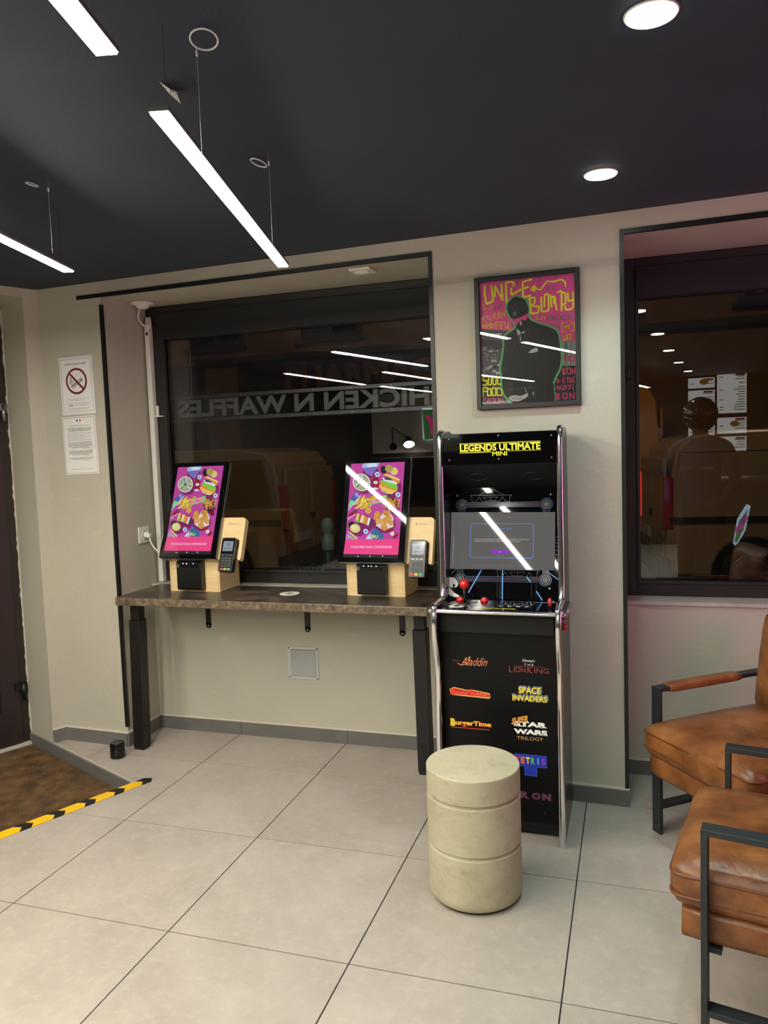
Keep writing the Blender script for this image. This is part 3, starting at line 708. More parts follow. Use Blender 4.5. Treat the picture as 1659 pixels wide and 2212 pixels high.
# ================================================================== POSTER
def poster():
    x0, x1, z0, z1 = .786, 1.204, 1.624, 2.156
    yb = front(1.0)+.006
    p = thing('framed_poster', 'framed pink poster of a man in a dark suit above the arcade machine', 'poster', ((x0+x1)/2, yb, (z0+z1)/2))
    p.rotation_euler = (0, 0, -.04)
    W, H = (x1-x0)/2, (z1-z0)/2; fw = .019
    B('backing_board', M_MATTE, p, (-W+.003, W-.003, -.012, -.003, -H+.003, H-.003))
    B('frame', mat('frame_black', (26, 27, 28), .4), p, (-W, -W+fw, -.028, 0-.003, -H, H), (W-fw, W, -.028, -.003, -H, H), (-W+fw, W-fw, -.028, -.003, H-fw, H), (-W+fw, W-fw, -.028, -.003, -H, -H+fw), bev=.0015)
    iw, ih = W-fw, H-fw
    Tt = homog([(190, 305), (1435, 175), (1460, 1770), (230, 1845)], [(-iw, ih), (iw, ih), (iw, -ih), (-iw, -ih)])
    a = Art((0, -.0125, 0), (1, 0, 0), (0, 0, 1), step=.00008, T=Tt)
    a.n = Vector((0, -1, 0))
    # T flips v (crop y goes down), so text is given upside-down heights through a small helper
    PK, YE, GN, DK, GD = (240, 76, 160), (255, 250, 44), (100, 196, 116), (24, 23, 24), (120, 128, 124)
    a.poly([(190, 305), (1435, 175), (1460, 1770), (230, 1845)], PK)
    # grey photo strips and dark lower corners
    a.poly([(210, 885), (610, 905), (560, 1480), (225, 1470)], (84, 84, 86), 1)
    a.poly([(212, 1010), (560, 1040), (540, 1130), (214, 1100)], (44, 44, 46), 2)
    rr = random.Random(5)
    for k in range(26):
        x, y = rr.uniform(225, 440), rr.uniform(1100, 1430); g = rr.choice([(170, 170, 170), (120, 120, 120), (40, 40, 42), (200, 200, 200), (66, 66, 68)])
        ww, hh = rr.uniform(20, 90), rr.uniform(8, 40); a.poly([(x, y), (x+ww, y+rr.uniform(-8, 8)), (x+ww, y+hh), (x, y+hh)], g, 2+k % 3)
    a.poly([(225, 1470), (620, 1470), (640, 1812), (230, 1845)], (26, 24, 26), 1)
    a.poly([(1270, 1030), (1445, 1030), (1450, 1340), (1250, 1340)], (150, 160, 156), 1)
    a.poly([(1180, 1340), (1450, 1340), (1460, 1770), (1150, 1788)], (28, 26, 28), 1)
    for k in range(12):
        x = rr.uniform(1275, 1435); a.poly([(x, 1040), (x+8, 1040), (x+8, rr.uniform(1150, 1420)), (x, 1330)], rr.choice([(225, 228, 225), (90, 96, 94), (84, 158, 96)]), 2)
    # the green brush outline and the dark figure
    fig = [(700, 475), (755, 480), (805, 520), (840, 590), (850, 660), (845, 700), (860, 755), (960, 800), (1080, 835), (1190, 885), (1235, 960), (1255, 1100), (1270, 1230), (1250, 1370), (1195, 1480), (1160, 1570), (1165, 1660), (1180, 1786), (620, 1815), (530, 1740), (480, 1620), (478, 1480), (465, 1380), (490, 1230), (505, 1080), (510, 980), (580, 920), (660, 860), (640, 800), (590, 740), (550, 660), (545, 590), (580, 520), (640, 485)]
    a.poly(fig, DK, 5); iL = fig.index((620, 1815)); a.line(smooth_path([Vector((*p, 0)) for p in fig[iL:]+fig[:iL-0]][:-0 or None], 4) if False else [tuple(v[:2]) for v in smooth_path([Vector((*p, 0)) for p in (fig[iL:]+fig[:iL])], 4)], 26, GN, 6)
    a.ell(690, 590, 118, 92, (34, 33, 34), 7, 24, 1.2)
    for k in range(16): a.line([(575+k*14, 560-k*3+rr.uniform(-30, 10)), (600+k*13, 600+rr.uniform(-40, 60))], 3, (58, 58, 58), 8)
    a.poly([(580, 735), (650, 760), (740, 730), (820, 690), (835, 660), (830, 730), (800, 775), (750, 765), (700, 800), (690, 835), (640, 790)], PK, 9)
    a.ell(655, 690, 26, 30, (110, 110, 110), 8); a.ell(735, 810, 14, 28, (190, 190, 190), 9)
    a.poly([(675, 875), (740, 925), (785, 905), (775, 940), (735, 925), (700, 970)], (206, 222, 214), 8)
    a.poly([(715, 940), (742, 935), (745, 1010), (728, 1065), (714, 1010)], (104, 104, 106), 9); a.poly([(724, 990), (740, 985), (732, 1050)], (180, 180, 180), 10)
    a.poly([(832, 1185), (870, 1140), (900, 1130), (935, 1112), (960, 1130), (955, 1165), (900, 1180), (860, 1182)], (196, 212, 206), 8)
    a.poly([(690, 860), (745, 930), (735, 1120), (700, 1060), (660, 930)], (46, 46, 47), 6); a.poly([(800, 850), (860, 880), (790, 1120), (745, 1130), (765, 960)], (44, 44, 45), 6)
    for k in range(26):
        x = rr.uniform(500, 700); y = rr.uniform(980, 1480); a.line([(x, y), (x+rr.uniform(-30, 40), y+rr.uniform(30, 120))], rr.uniform(3, 10), rr.choice([(38, 38, 39), (34, 34, 35), (50, 50, 51)]), 6)
    for y in (1130, 1400, 1540): a.line([(560, y), (800, y+20), (1150, y+60)], 5, (44, 44, 45), 7)
    a.line([(860, 830), (1010, 1000), (1050, 1300), (1060, 1760)], 5, (40, 40, 41), 7)
    a.poly([(545, 1650), (560, 1620), (905, 1605), (925, 1750), (800, 1760), (560, 1745)], (34, 34, 36), 8); a.line([(545, 1645), (905, 1612), (930, 1755)], 5, (90, 90, 92), 9)
    a.poly([(570, 1755), (600, 1725), (660, 1715), (740, 1725), (790, 1700), (830, 1690), (825, 1730), (770, 1765), (700, 1795), (620, 1790)], (206, 216, 210), 10)
    for k in range(4): a.line([(610+k*40, 1735), (650+k*38, 1775)], 6, (60, 60, 62), 11)
    a.line([(785, 1620), (815, 1690)], 10, (170, 178, 174), 10); a.poly([(880, 1690), (905, 1665), (905, 1720)], (170, 178, 174), 10); a.poly([(1065, 1550), (1160, 1560), (1180, 1782), (1075, 1785)], (14, 14, 14), 7)
    # hand-painted lettering as brush strokes
    def S(strokes, w, c, l=12):
        for si, s in enumerate(strokes):
            l = l+.15; s = [Vector((*q, 0)) for q in s]; out = [s[0]]
            for i in range(1, len(s)-1):      # round the corners of each brush stroke
                A_, B_, C_ = s[i-1], s[i], s[i+1]; r_ = min((B_-A_).length, (C_-B_).length, w*1.6)*.45
                p0 = B_+(A_-B_).normalized()*r_; p2 = B_+(C_-B_).normalized()*r_
                for t in (0, .25, .5, .75, 1): out.append(p0*(1-t)**2+B_*2*t*(1-t)+p2*t*t)
            out.append(s[-1]); a.line([tuple(v[:2]) for v in out], w*1.12, c, l)
            for ei, e_ in enumerate((out[0], out[-1])): a.ell(e_.x, e_.y, w*.56, w*.56, c, l+.05+.03*ei, 10)
    S([[(262, 345), (262, 440), (285, 570), (375, 530), (350, 345)], [(395, 470), (395, 335), (500, 525), (480, 320)], [(640, 340), (640, 290), (540, 295), (548, 545)], [(612, 370), (612, 455), (735, 385)], [(875, 258), (760, 290), (765, 485), (860, 460)], [(765, 375), (830, 352)], [(872, 388), (905, 335), (920, 405), (872, 388)]], 24, YE)
    S([[(920, 345), (950, 385), (1000, 385), (1035, 330), (1080, 280), (1150, 290), (1220, 270), (1270, 262), (1310, 290), (1318, 345)]], 18, YE)
    S([[(850, 490), (870, 690), (960, 680), (975, 600), (880, 590), (920, 540), (915, 480), (840, 500)], [(1000, 480), (1005, 665), (1100, 650), (1095, 440), (1045, 450), (1040, 600)], [(1125, 460), (1135, 600)], [(1125, 480), (1175, 470), (1200, 640)], [(1160, 480), (1170, 560)], [(1215, 420), (1265, 400), (1265, 650)], [(1250, 410), (1310, 430), (1320, 560), (1275, 580)], [(1345, 430), (1350, 530), (1410, 520)], [(1415, 420), (1420, 600), (1400, 630), (1320, 640), (1310, 600)]], 22, YE)
    OR = (238, 196, 40)
    S([[(225, 800), (225, 750), (285, 725)], [(225, 765), (262, 760), (268, 795)], [(300, 710), (300, 775)], [(350, 715), (325, 725), (330, 775), (362, 765)], [(378, 690), (378, 750)], [(410, 680), (380, 720), (420, 755)], [(470, 680), (435, 690), (440, 740), (480, 730)], [(440, 712), (470, 705)], [(495, 730), (492, 670), (530, 725), (528, 660)]], 11, OR)
    S([[(222, 810), (240, 870), (262, 825), (285, 880), (300, 805)], [(305, 850), (350, 800), (375, 880), (310, 830), (385, 825), (320, 880)], [(410, 880), (405, 800), (450, 795)], [(405, 838), (440, 832)], [(475, 880), (470, 795), (515, 790)], [(470, 835), (505, 830)], [(530, 795), (535, 870), (560, 868)], [(595, 800), (565, 805), (570, 875), (600, 872)], [(568, 840), (592, 836)]], 12, OR)
    S([[(240, 575), (262, 590), (245, 640), (290, 620), (330, 635), (365, 600), (340, 585)]], 9, OR); S([[(930, 715), (960, 720), (930, 750), (1000, 765), (1010, 720), (1050, 735), (1040, 765)]], 10, OR)
    S([[(1310, 800), (1265, 810), (1270, 915), (1310, 910)], [(1300, 850), (1380, 830), (1320, 880), (1345, 815), (1370, 880), (1300, 850)], [(1385, 800), (1430, 805), (1430, 905), (1385, 905)], [(1290, 965), (1290, 1025), (1330, 1010), (1330, 960)], [(1345, 1010), (1345, 950), (1400, 950), (1360, 1005), (1410, 1000)]], 13, OR)
    GQ = (92, 128, 110)
    S([[(1100, 770), (1095, 715), (1125, 712)], [(1140, 770), (1138, 712), (1165, 725), (1140, 745), (1168, 770)], [(1180, 715), (1182, 768)], [(1225, 712), (1200, 715), (1202, 768), (1228, 766)], [(1245, 768), (1242, 710), (1270, 740), (1245, 768)], [(1310, 705), (1285, 710), (1288, 765), (1312, 762)], [(1330, 700), (1333, 762)], [(1360, 760), (1358, 700), (1400, 760)], [(1425, 695), (1400, 700), (1403, 755)], [(1110, 810), (1150, 830)], [(1170, 820), (1170, 870)], [(1190, 830), (1230, 870), (1230, 825)]], 9, GQ, 4)
    for x, y in ((700, 280), (985, 250), (1200, 215), (1090, 365), (1160, 365), (400, 610), (455, 600), (225, 690), (215, 500), (1415, 205)): a.line([(x-12, y+32), (x+12, y-28)], 20, (124, 116, 124), 3)
    S([[(310, 930), (310, 970)], [(245, 945), (300, 935)], [(240, 965), (305, 955)]], 6, (150, 150, 150), 4)
    def TX(t, x, y, h, w, c, l=12, bold=.02): a.text(t, x, y, -h, c, l, w=w, bold=bold)
    TX('BUMPV', 398, 958, 40, 190, (232, 232, 232), 4, .03)
    S([[(300, 1480), (235, 1490), (240, 1535), (290, 1530), (290, 1590), (235, 1590)], [(315, 1480), (310, 1585), (350, 1585), (350, 1478), (315, 1480)], [(370, 1480), (372, 1585), (410, 1585), (412, 1478)], [(432, 1478), (435, 1580), (475, 1575)]], 15, YE)
    S([[(300, 1625), (240, 1625), (242, 1735)], [(242, 1670), (285, 1668)], [(300, 1640), (300, 1725), (345, 1722), (342, 1638), (300, 1640)], [(362, 1625), (362, 1722), (408, 1720), (405, 1625), (362, 1625)], [(425, 1625), (428, 1722), (490, 1715), (485, 1650), (440, 1622)]], 15, YE)
    PP = (224, 70, 120)
    S([[(285, 1755), (245, 1765), (248, 1828), (270, 1826)], [(290, 1825), (315, 1755), (335, 1825), (290, 1790), (340, 1785)], [(345, 1760), (385, 1758), (385, 1820), (355, 1820)], [(400, 1758), (402, 1818), (440, 1815), (438, 1755)], [(460, 1815), (458, 1755), (500, 1810), (498, 1745)]], 12, PP)
    S([[(1335, 1190), (1300, 1200), (1305, 1280), (1340, 1275)], [(1385, 1215), (1365, 1215), (1368, 1285), (1390, 1280)], [(1366, 1250), (1385, 1248)], [(1440, 1215), (1405, 1225), (1440, 1260), (1405, 1290)]], 16, PP)
    S([[(1280, 1380), (1285, 1450), (1320, 1440), (1290, 1415), (1315, 1390), (1270, 1370)], [(1340, 1370), (1340, 1440), (1385, 1440), (1380, 1370), (1340, 1370)], [(1405, 1440), (1400, 1375), (1440, 1440), (1438, 1370)]], 14, PP)
    S([[(1205, 1500), (1210, 1560), (1240, 1535), (1205, 1500)], [(1310, 1495), (1280, 1500), (1285, 1555), (1312, 1552)], [(1282, 1528), (1305, 1526)], [(1325, 1492), (1365, 1490)], [(1345, 1492), (1347, 1550)], [(1375, 1550), (1372, 1490), (1395, 1505), (1375, 1520), (1398, 1548)], [(1435, 1485), (1408, 1490), (1410, 1545), (1436, 1542)], [(1410, 1518), (1430, 1516)]], 10, PP)
    S([[(1190, 1640), (1215, 1590), (1235, 1640), (1190, 1612), (1240, 1608)], [(1255, 1590), (1258, 1640), (1290, 1638), (1288, 1588)], [(1335, 1585), (1305, 1592), (1335, 1615), (1305, 1640)], [(1385, 1582), (1352, 1590), (1385, 1612), (1355, 1638)], [(1415, 1605), (1418, 1640)], [(1414, 1580), (1416, 1588)]], 12, PP)
    S([[(1200, 1690), (1205, 1765), (1250, 1750), (1210, 1725), (1240, 1700), (1195, 1685)], [(1285, 1685), (1287, 1755), (1335, 1752), (1332, 1682), (1285, 1685)], [(1375, 1755), (1370, 1680), (1430, 1752), (1428, 1672)]], 14, PP)
    a.done('printed_artwork', p)
    B('glazing', glass('poster_glass', boost=1.1), p, (-iw, iw, -.0205, -.0185, -ih, ih))
poster()

# ================================================================== SELF-ORDER KIOSKS
def menu_picture(a, W, H, T0):
    """the picture on the kiosk's display; u 0..1, v 0..1.78 drawn from crop coordinates"""
    PK = (196, 70, 160)
    a.poly([(293, 340), (883, 340), (745, 1255), (148, 1250)], PK)
    a.poly([(148, 1250), (745, 1255), (712, 1445), (108, 1428)], (248, 72, 142), 1)
    a.poly([(108, 1428), (712, 1445), (705, 1488), (101, 1468)], (40, 38, 40), 1)
    for x in (268, 403, 540): a.ell(x, 1457, 7, 8, (235, 235, 235), 2, 10)
    rr = random.Random(9)
    # shadows under the food belong to the picture
    sh = (132, 34, 104)
    for x, y, A, Bb in ((400, 580, 110, 115), (700, 620, 110, 130), (580, 1050, 125, 120), (370, 1050, 100, 100), (690, 850, 80, 100), (280, 1130, 90, 70), (490, 430, 90, 70)): a.ell(x+12, y+14, A, Bb, sh, 1, 20)
    a.poly([(410, 370), (435, 340), (605, 340), (590, 380), (510, 495), (440, 455)], (170, 190, 226), 3); a.poly([(415, 400), (590, 385), (510, 490), (440, 455)], (126, 110, 196), 4); a.ell(520, 365, 60, 22, (214, 228, 246), 4)
    for x, y in ((572, 478), (775, 727), (382, 1158)): a.ell(x, y, 27, 30, (204, 226, 246), 4); a.ell(x, y, 12, 13, (90, 120, 190), 5)
    a.ell(645, 425, 34, 48, (36, 30, 34), 3); a.ell(705, 415, 45, 45, (186, 168, 92), 5); a.ell(757, 448, 42, 46, (224, 208, 120), 4)
    for k in range(10): a.ell(705+rr.uniform(-35, 35), 415+rr.uniform(-35, 35), 6, 5, (140, 120, 60), 6, 8)
    # plate of wraps
    a.ell(388, 568, 98, 106, (236, 228, 190), 3, 28); a.ell(388, 568, 86, 94, (150, 168, 158), 4, 28)
    for k in range(9):
        t = k*PI*2/9; a.line([(388+20*math.cos(t), 568+20*math.sin(t)), (388+78*math.cos(t), 568+86*math.sin(t))], 24, rr.choice([(196, 210, 200), (170, 186, 160), (214, 208, 160)]), 5); 
    for k in range(6): t = k*PI/3+.3; a.line([(388, 568), (388+80*math.cos(t), 568+84*math.sin(t))], 6, (28, 36, 34), 6)
    # can
    a.poly([(515, 515), (582, 515), (575, 640), (508, 640)], (150, 22, 50), 4); a.ell(544, 575, 26, 20, (222, 214, 216), 5); a.ell(533, 648, 32, 14, (226, 216, 226), 5)
    # burger
    a.poly([(560, 610), (650, 600), (760, 690), (700, 720), (600, 660)], (244, 200, 84), 3); a.poly([(590, 560), (780, 640), (770, 690), (600, 620)], (226, 150, 60), 4)
    a.poly([(595, 560), (640, 540), (780, 620), (775, 665), (690, 640)], (128, 208, 70), 5); a.poly([(620, 520), (700, 510), (790, 570), (770, 610), (640, 560)], (226, 226, 236), 6); a.poly([(640, 515), (700, 515), (740, 560), (650, 545)], (84, 56, 96), 7)
    a.poly([(630, 490), (660, 470), (810, 550), (800, 600), (700, 530)], (222, 150, 56), 7); a.poly([(640, 480), (690, 480), (815, 545), (800, 560)], (238, 214, 140), 8)
    a.line([(600, 670), (650, 705), (720, 712)], 10, (238, 232, 214), 5)
    # bags
    a.poly([(240, 770), (320, 670), (362, 720), (205, 895)], (88, 96, 170), 3); a.poly([(222, 830), (250, 775), (300, 800), (215, 870)], (120, 230, 140), 4); a.poly([(300, 700), (330, 690), (345, 730), (315, 745)], (190, 150, 230), 4); a.poly([(205, 895), (362, 720), (366, 735), (208, 905)], (200, 220, 240), 4)
    a.poly([(370, 1250), (480, 1115), (580, 1200), (560, 1255)], (62, 110, 158), 3); a.poly([(370, 1250), (430, 1180), (470, 1215), (450, 1253)], (196, 226, 244), 4); a.text('BU', 478, 1222, -36, (180, 240, 70), 6, w=70, bold=.05, rot=.15); a.poly([(430, 1200), (460, 1190), (470, 1250), (440, 1250)], (170, 80, 220), 5)
    # fries
    for cx, cy, n, col, dark in ((382, 815, 34, [(240, 206, 90), (224, 180, 66), (250, 226, 130)], (170, 120, 40)), (690, 825, 34, [(214, 160, 78), (236, 190, 110), (188, 128, 56)], (110, 60, 36))):
        a.ell(cx, cy, 76, 78, dark, 3)
        for k in range(n):
            x, y = cx+rr.gauss(0, 34), cy+rr.gauss(0, 34); t = rr.uniform(-1.2, -.2) if cx < 500 else rr.uniform(0, PI); L = rr.uniform(22, 44)
            a.line([(x-L*math.cos(t), y-L*math.sin(t)), (x+L*math.cos(t), y+L*math.sin(t))], 9, rr.choice(col), 4+k % 4)
    a.poly([(640, 880), (740, 900), (760, 980), (700, 960)], (70, 26, 50), 3); a.ell(735, 960, 26, 30, (120, 20, 50), 4)
    # logo
    a.poly([(435, 760), (520, 728), (527, 762), (440, 790)], (240, 222, 40), 9); a.poly([(445, 790), (650, 722), (650, 800), (455, 845)], (110, 206, 130), 8)
    a.text('UNCLE', 480, 756, -18, (30, 60, 40), 10, w=70, bold=.05, rot=-.18); a.text('BUMPY', 546, 786, -58, (246, 214, 60), 10, w=200, bold=.09, rot=-.16); a.text('BUMPY', 546, 788, -50, (228, 72, 180), 11, w=190, bold=.02, rot=-.16)
    # lemon, juice, rolls, nuggets, dip
    a.ell(432, 910, 31, 34, (232, 190, 70), 4); a.ell(432, 910, 18, 20, (206, 156, 50), 5)
    a.poly([(200, 960), (290, 890), (320, 920), (230, 985)], (150, 30, 60), 3); a.line([(190, 1010), (290, 945)], 10, (220, 210, 220), 4); a.ell(290, 900, 22, 26, (120, 60, 110), 4)
    for k, c in enumerate(((240, 214, 130), (190, 96, 50), (248, 232, 190), (226, 168, 84), (214, 130, 60), (232, 232, 232), (96, 50, 70))):
        x = 300+k*24; a.line([(x+20, 945+k*10), (x-10, 1030+k*11)], 26, c, 3+k % 3)
    a.poly([(280, 1030), (330, 1000), (310, 1060)], (120, 200, 70), 7)
    a.poly([(600, 915), (665, 920), (700, 1010), (690, 1110), (580, 1150), (500, 1090)], (232, 220, 214), 3)
    for x, y, r in ((530, 960, 44), (630, 945, 46), (540, 1040, 44), (620, 1030, 48), (670, 1060, 34), (590, 1110, 46), (510, 1000, 34), (655, 1000, 30)):
        a.ell(x, y, r, r*.8, rr.choice([(216, 152, 70), (226, 166, 84), (204, 138, 58)]), 4+int(x) % 3, 12, rr.uniform(0, 3))
        for k in range(4): a.ell(x+rr.uniform(-r, r)*.6, y+rr.uniform(-r, r)*.5, 7, 5, (236, 186, 110), 8, 7)
    a.ell(235, 1085, 42, 50, (36, 30, 34), 4); a.ell(268, 1120, 58, 54, (222, 212, 128), 5); a.ell(262, 1112, 38, 34, (236, 228, 160), 6)
    a.poly([(155, 1215), (185, 1150), (290, 1235), (280, 1252), (150, 1248)], (190, 120, 210), 3)
    for k, c in enumerate(((238, 232, 90), (206, 90, 190), (170, 210, 110))): a.line([(195-k*14, 1160+k*22), (280-k*14, 1245+k*4)], 14, c, 4)
    a.poly([(615, 1150), (655, 1120), (740, 1215), (690, 1258)], (160, 26, 56), 4); a.poly([(640, 1180), (690, 1160), (700, 1200), (665, 1225)], (226, 214, 222), 5)
    a.text('TOUCHER POUR COMMANDER', 426, 1347, -28, (252, 236, 242), 3, w=462, rot=.018)

def kiosk(name, label, loc, yaw, tilt, lights, scr_dy, scr_z, sw, shh):
    k = thing(name, label, 'kiosk', loc, yaw)
    # wooden base: box with a back that leans with the display
    bm = bmesh.new(); ct, stt = math.cos(tilt), math.sin(tilt)
    o = Vector((0, scr_dy, scr_z)); up = Vector((0, stt, ct)); bk = Vector((0, ct, -stt))
    def SP(x, v, d): return o+Vector((x, 0, 0))+up*v+bk*d
    f0 = SP(0, 0, .034)
    zt = .20
    # where the back of the display meets the height zt
    vv = (zt-f0.z)/up.z; c1 = f0+up*vv; c2 = f0+up*.14
    prism(bm, [(0, 0), (.195, 0), (.195, min(c2.z-.04, .42)), (c2.y, c2.z), (c1.y, c1.z), (0, zt-.005)], -.143, .143, 'yz', bev=.0015)
    obj('base_box', bm, M_PLY, k)
    for x in (-.1433, -.1375, -.1315, .1308, .1368, .1425): B('edge_line', M_PLYE, k, (x, x+.0009, -.0004, 0, .001, zt-.008))
    # bracket board behind the display that carries the card terminal (built flat, then leant back)
    def slab(bm, pts, d0, d1, mi=0, bev=0):
        n0 = set(bm.verts); fs = prism(bm, pts, d0, d1, 'xz', mi=mi, bev=bev)
        for v in [v for v in bm.verts if v not in n0]:
            v.co = SP(v.co.x, v.co.z, v.co.y)
    def rrect(x0, z0, x1, z1, r, n=4):
        out = []
        for cx, cz, a0 in ((x1-r, z1-r, 0), (x0+r, z1-r, PI/2), (x0+r, z0+r, PI), (x1-r, z0+r, 1.5*PI)):
            out += [(cx+r*math.cos(a0+PI/2*i/n), cz+r*math.sin(a0+PI/2*i/n)) for i in range(n+1)]
        return out
    w2 = sw/2; bx = w2+.122
    bm = bmesh.new()
    slab(bm, [(-w2-.004, .003), (w2+.018, .003), (w2+.018, .10), (w2+.103, .10), (w2+.103, .012), (w2+.108, .002), (bx-.004, .002), (bx, .012), (bx, .205), (bx-.012, .217), (-w2-.004, .217)], .0305, .0625, bev=.001)
    bd = obj('terminal_board', bm, M_PLY, k)
    a = Art(SP(w2+.062, .185, .0302), (1, 0, 0), up, step=.0002); a.n = -bk
    a.text('tabesto', .006, 0, .009, (176, 146, 98), 0, w=.042, bold=.01); a.ell(-.024, 0, .0045, .0055, (176, 146, 98)); a.line([(-.024, .004), (-.021, .009)], .0012, (176, 146, 98)); a.done('engraving', bd)
    # display
    bm = bmesh.new(); slab(bm, rrect(-w2, 0, w2, shh, .008), 0, .030, bev=.0015); ds = obj('display', bm, M_GLOSSB, k)
    bm = bmesh.new(); slab(bm, rrect(-w2-.0012, -.0012, w2+.0012, shh+.0012, .009), .012, .0302); obj('display_back', bm, M_STEEL, ds)
    px = dict(tl=(293, 340), tr=(883, 340), br=(705, 1488), bl=(101, 1468))
    OUT = [(245, 285), (950, 290), (765, 1545), (38, 1525)]
    T0 = homog(OUT, [(-w2, shh), (w2, shh), (w2, 0), (-w2, 0)])
    a = Art(SP(0, 0, 0), (1, 0, 0), up, 'screen', step=.00012, T=T0); a.n = -bk
    menu_picture(a, 1, 1, T0); a.done('screen_picture', ds)
    bm = bmesh.new(); slab(bm, rrect(-w2+.003, .003, w2-.003, shh-.003, .007), -.0030, -.0022)
    obj('cover_glass', bm, glass('cover_glass', boost=1.1), ds)
    # receipt printer
    pr = bmesh.new(); px0, px1 = -.078, .062
    prism(pr, [(.012, .022), (.010, .030), (.010, .158), (.018, .166), (.05, .166), (.05, .022)][::1], px0, px1, 'yz', bev=.002)
    for v in pr.verts: v.co.y -= .048; v.co.z -= .008
    pb = obj('receipt_printer', pr, M_PLAST, k)
    B('paper_cover', M_GLOSSB, pb, (px0+.022, px1-.012, -.0398, -.0376, .128, .142), bev=.0005)
    B('exit_slot', M_MATTE, pb, (px0+.024, px1-.014, -.0406, -.0396, .133, .136))
    B('cutter_line', M_MATTE, pb, (px0+.004, px1-.004, -.0386, -.0378, .123, .1242))
    B('feed_button', mat('grey_plastic', (92, 92, 92), .5), pb, (px0+.001, px0+.016, -.0405, -.0375, .126, .142), bev=.001)
    for xx, cc in lights: B('status_light', emit('led_%d_%d_%d' % cc, cc, 12), pb, (px0+xx-.0018, px0+xx+.0018, -.0392, -.0378, .1445, .1480))
    for zz in (.028, .038): B('indicator', M_STEEL, pb, (px0+.011, px0+.0135, -.0384, -.0378, zz, zz+.003))
    # card terminal
    bm = bmesh.new(); slab(bm, rrect(w2+.022, -.062, w2+.099, .108, .010), .004, .032, bev=.002); ct_ = obj('payment_terminal', bm, M_PLAST, k)
    a = Art(SP(w2+.0605, .02, .0038), (1, 0, 0), up, 'gloss', step=.0002); a.n = -bk
    a.rect(-.033, .008, .033, .080, (16, 17, 19)); a.done('bezel', ct_)
    a = Art(SP(w2+.0605, .02, .0034), (1, 0, 0), up, 'dim', step=.0002); a.n = -bk
    a.rect(-.027, .020, .027, .070, (176, 184, 196)); a.ell(.001, .053, .007, .008, (120, 126, 140), 1); a.ell(.001, .053, .004, .005, (176, 184, 196), 2); a.text('NEPTING', 0, .032, .008, (112, 118, 132), 1, w=.044, bold=.02); a.done('terminal_screen', ct_)
    for r in range(4):
        for c in range(3):
            bm = bmesh.new(); x = w2+.0605+(c-1)*.019; v = .004-r*.0125; slab(bm, [(x-.0075, v-.0045), (x+.0075, v-.0045), (x+.0075, v+.0045), (x-.0075, v+.0045)], .0015, .005, bev=.0008)
            ky = obj('key', bm, mat('key_grey', (70, 72, 74), .5), ct_)
    for c, col in enumerate(((214, 70, 62), (224, 196, 60), (66, 190, 120))):
        bm = bmesh.new(); x = w2+.0605+(c-1)*.020; v = -.049; slab(bm, [(x-.0078, v-.0045), (x+.0078, v-.0045), (x+.0078, v+.0045), (x-.0078, v+.0045)], .001, .005, bev=.0008); obj('key', bm, ink(col), ct_)
    for c in range(3):
        bm = bmesh.new(); x = w2+.0605+(c-1)*.020; slab(bm, [(x-.006, .0185), (x+.006, .0185), (x+.006, .0215), (x-.006, .0215)], .002, .005); obj('key', bm, M_STEEL, ct_)
    return k, SP
LB, LW, LO = (120, 180, 255), (235, 240, 255), (255, 170, 60)
k1, SP1 = kiosk('order_kiosk', 'self-order touchscreen kiosk on a birch plywood box at the left end of the desk', (-.700, .782, .8005), -.015, .372, ((.040, LB), (.060, LW), (.098, LB)), -.064, .176, .320, .502)
k2, SP2 = kiosk('order_kiosk', 'self-order touchscreen kiosk on a birch plywood box next to the arcade machine', (.258, .775, .8005), -.04, .305, ((.036, LB), (.060, (150, 150, 255)), (.074, LO), (.098, LB)), -.058, .166, .320, .492)
# black loop of cable under the display of the left kiosk
bm = bmesh.new(); tube(bm, smooth_path([(-.055, -.035, .185), (-.035, -.040, .168), (0.01, -.042, .160), (.05, -.040, .166), (.075, -.035, .180)], 6), .0028, 6); obj('display_cable', bm, M_MATTE, k1)

# ================================================================== SOCKET, TRUNKING, SENSOR
so = thing('wall_socket', 'white French wall socket with a plug on the left side of the window recess', 'socket', (-1.0895, .927, 1.070))
B('plate', M_WHITE, so, (0, .008, -.045, .045, -.043, .043), bev=.002)
bm = bmesh.new(); lathe(bm, [(.026, .008), (.026, .012), (.021, .012), (.020, .009), (.0, .009)], 28, axis='x'); obj('outlet_ring', bm, M_WHITE, so)
bm = bmesh.new(); lathe(bm, [(.018, .010), (.018, .028), (.012, .034), (0, .035)], 20, axis='x'); box(bm, .030, .045, -.012, .012, -.014, .008, bev=.003); obj('plug', bm, M_WHITE, so)
bm = bmesh.new(); tube(bm, smooth_path([(-1.052, .927, 1.056), (-1.03, .915, 1.02), (-.985, .90, .985), (-.93, .885, .975), (-.875, .86, .985), (-.855, .85, .99)], 8), .0042, 8)
tag(obj('power_cable', bm, M_WHITE), 'white power cable running from the wall socket to the left kiosk', 'cable')

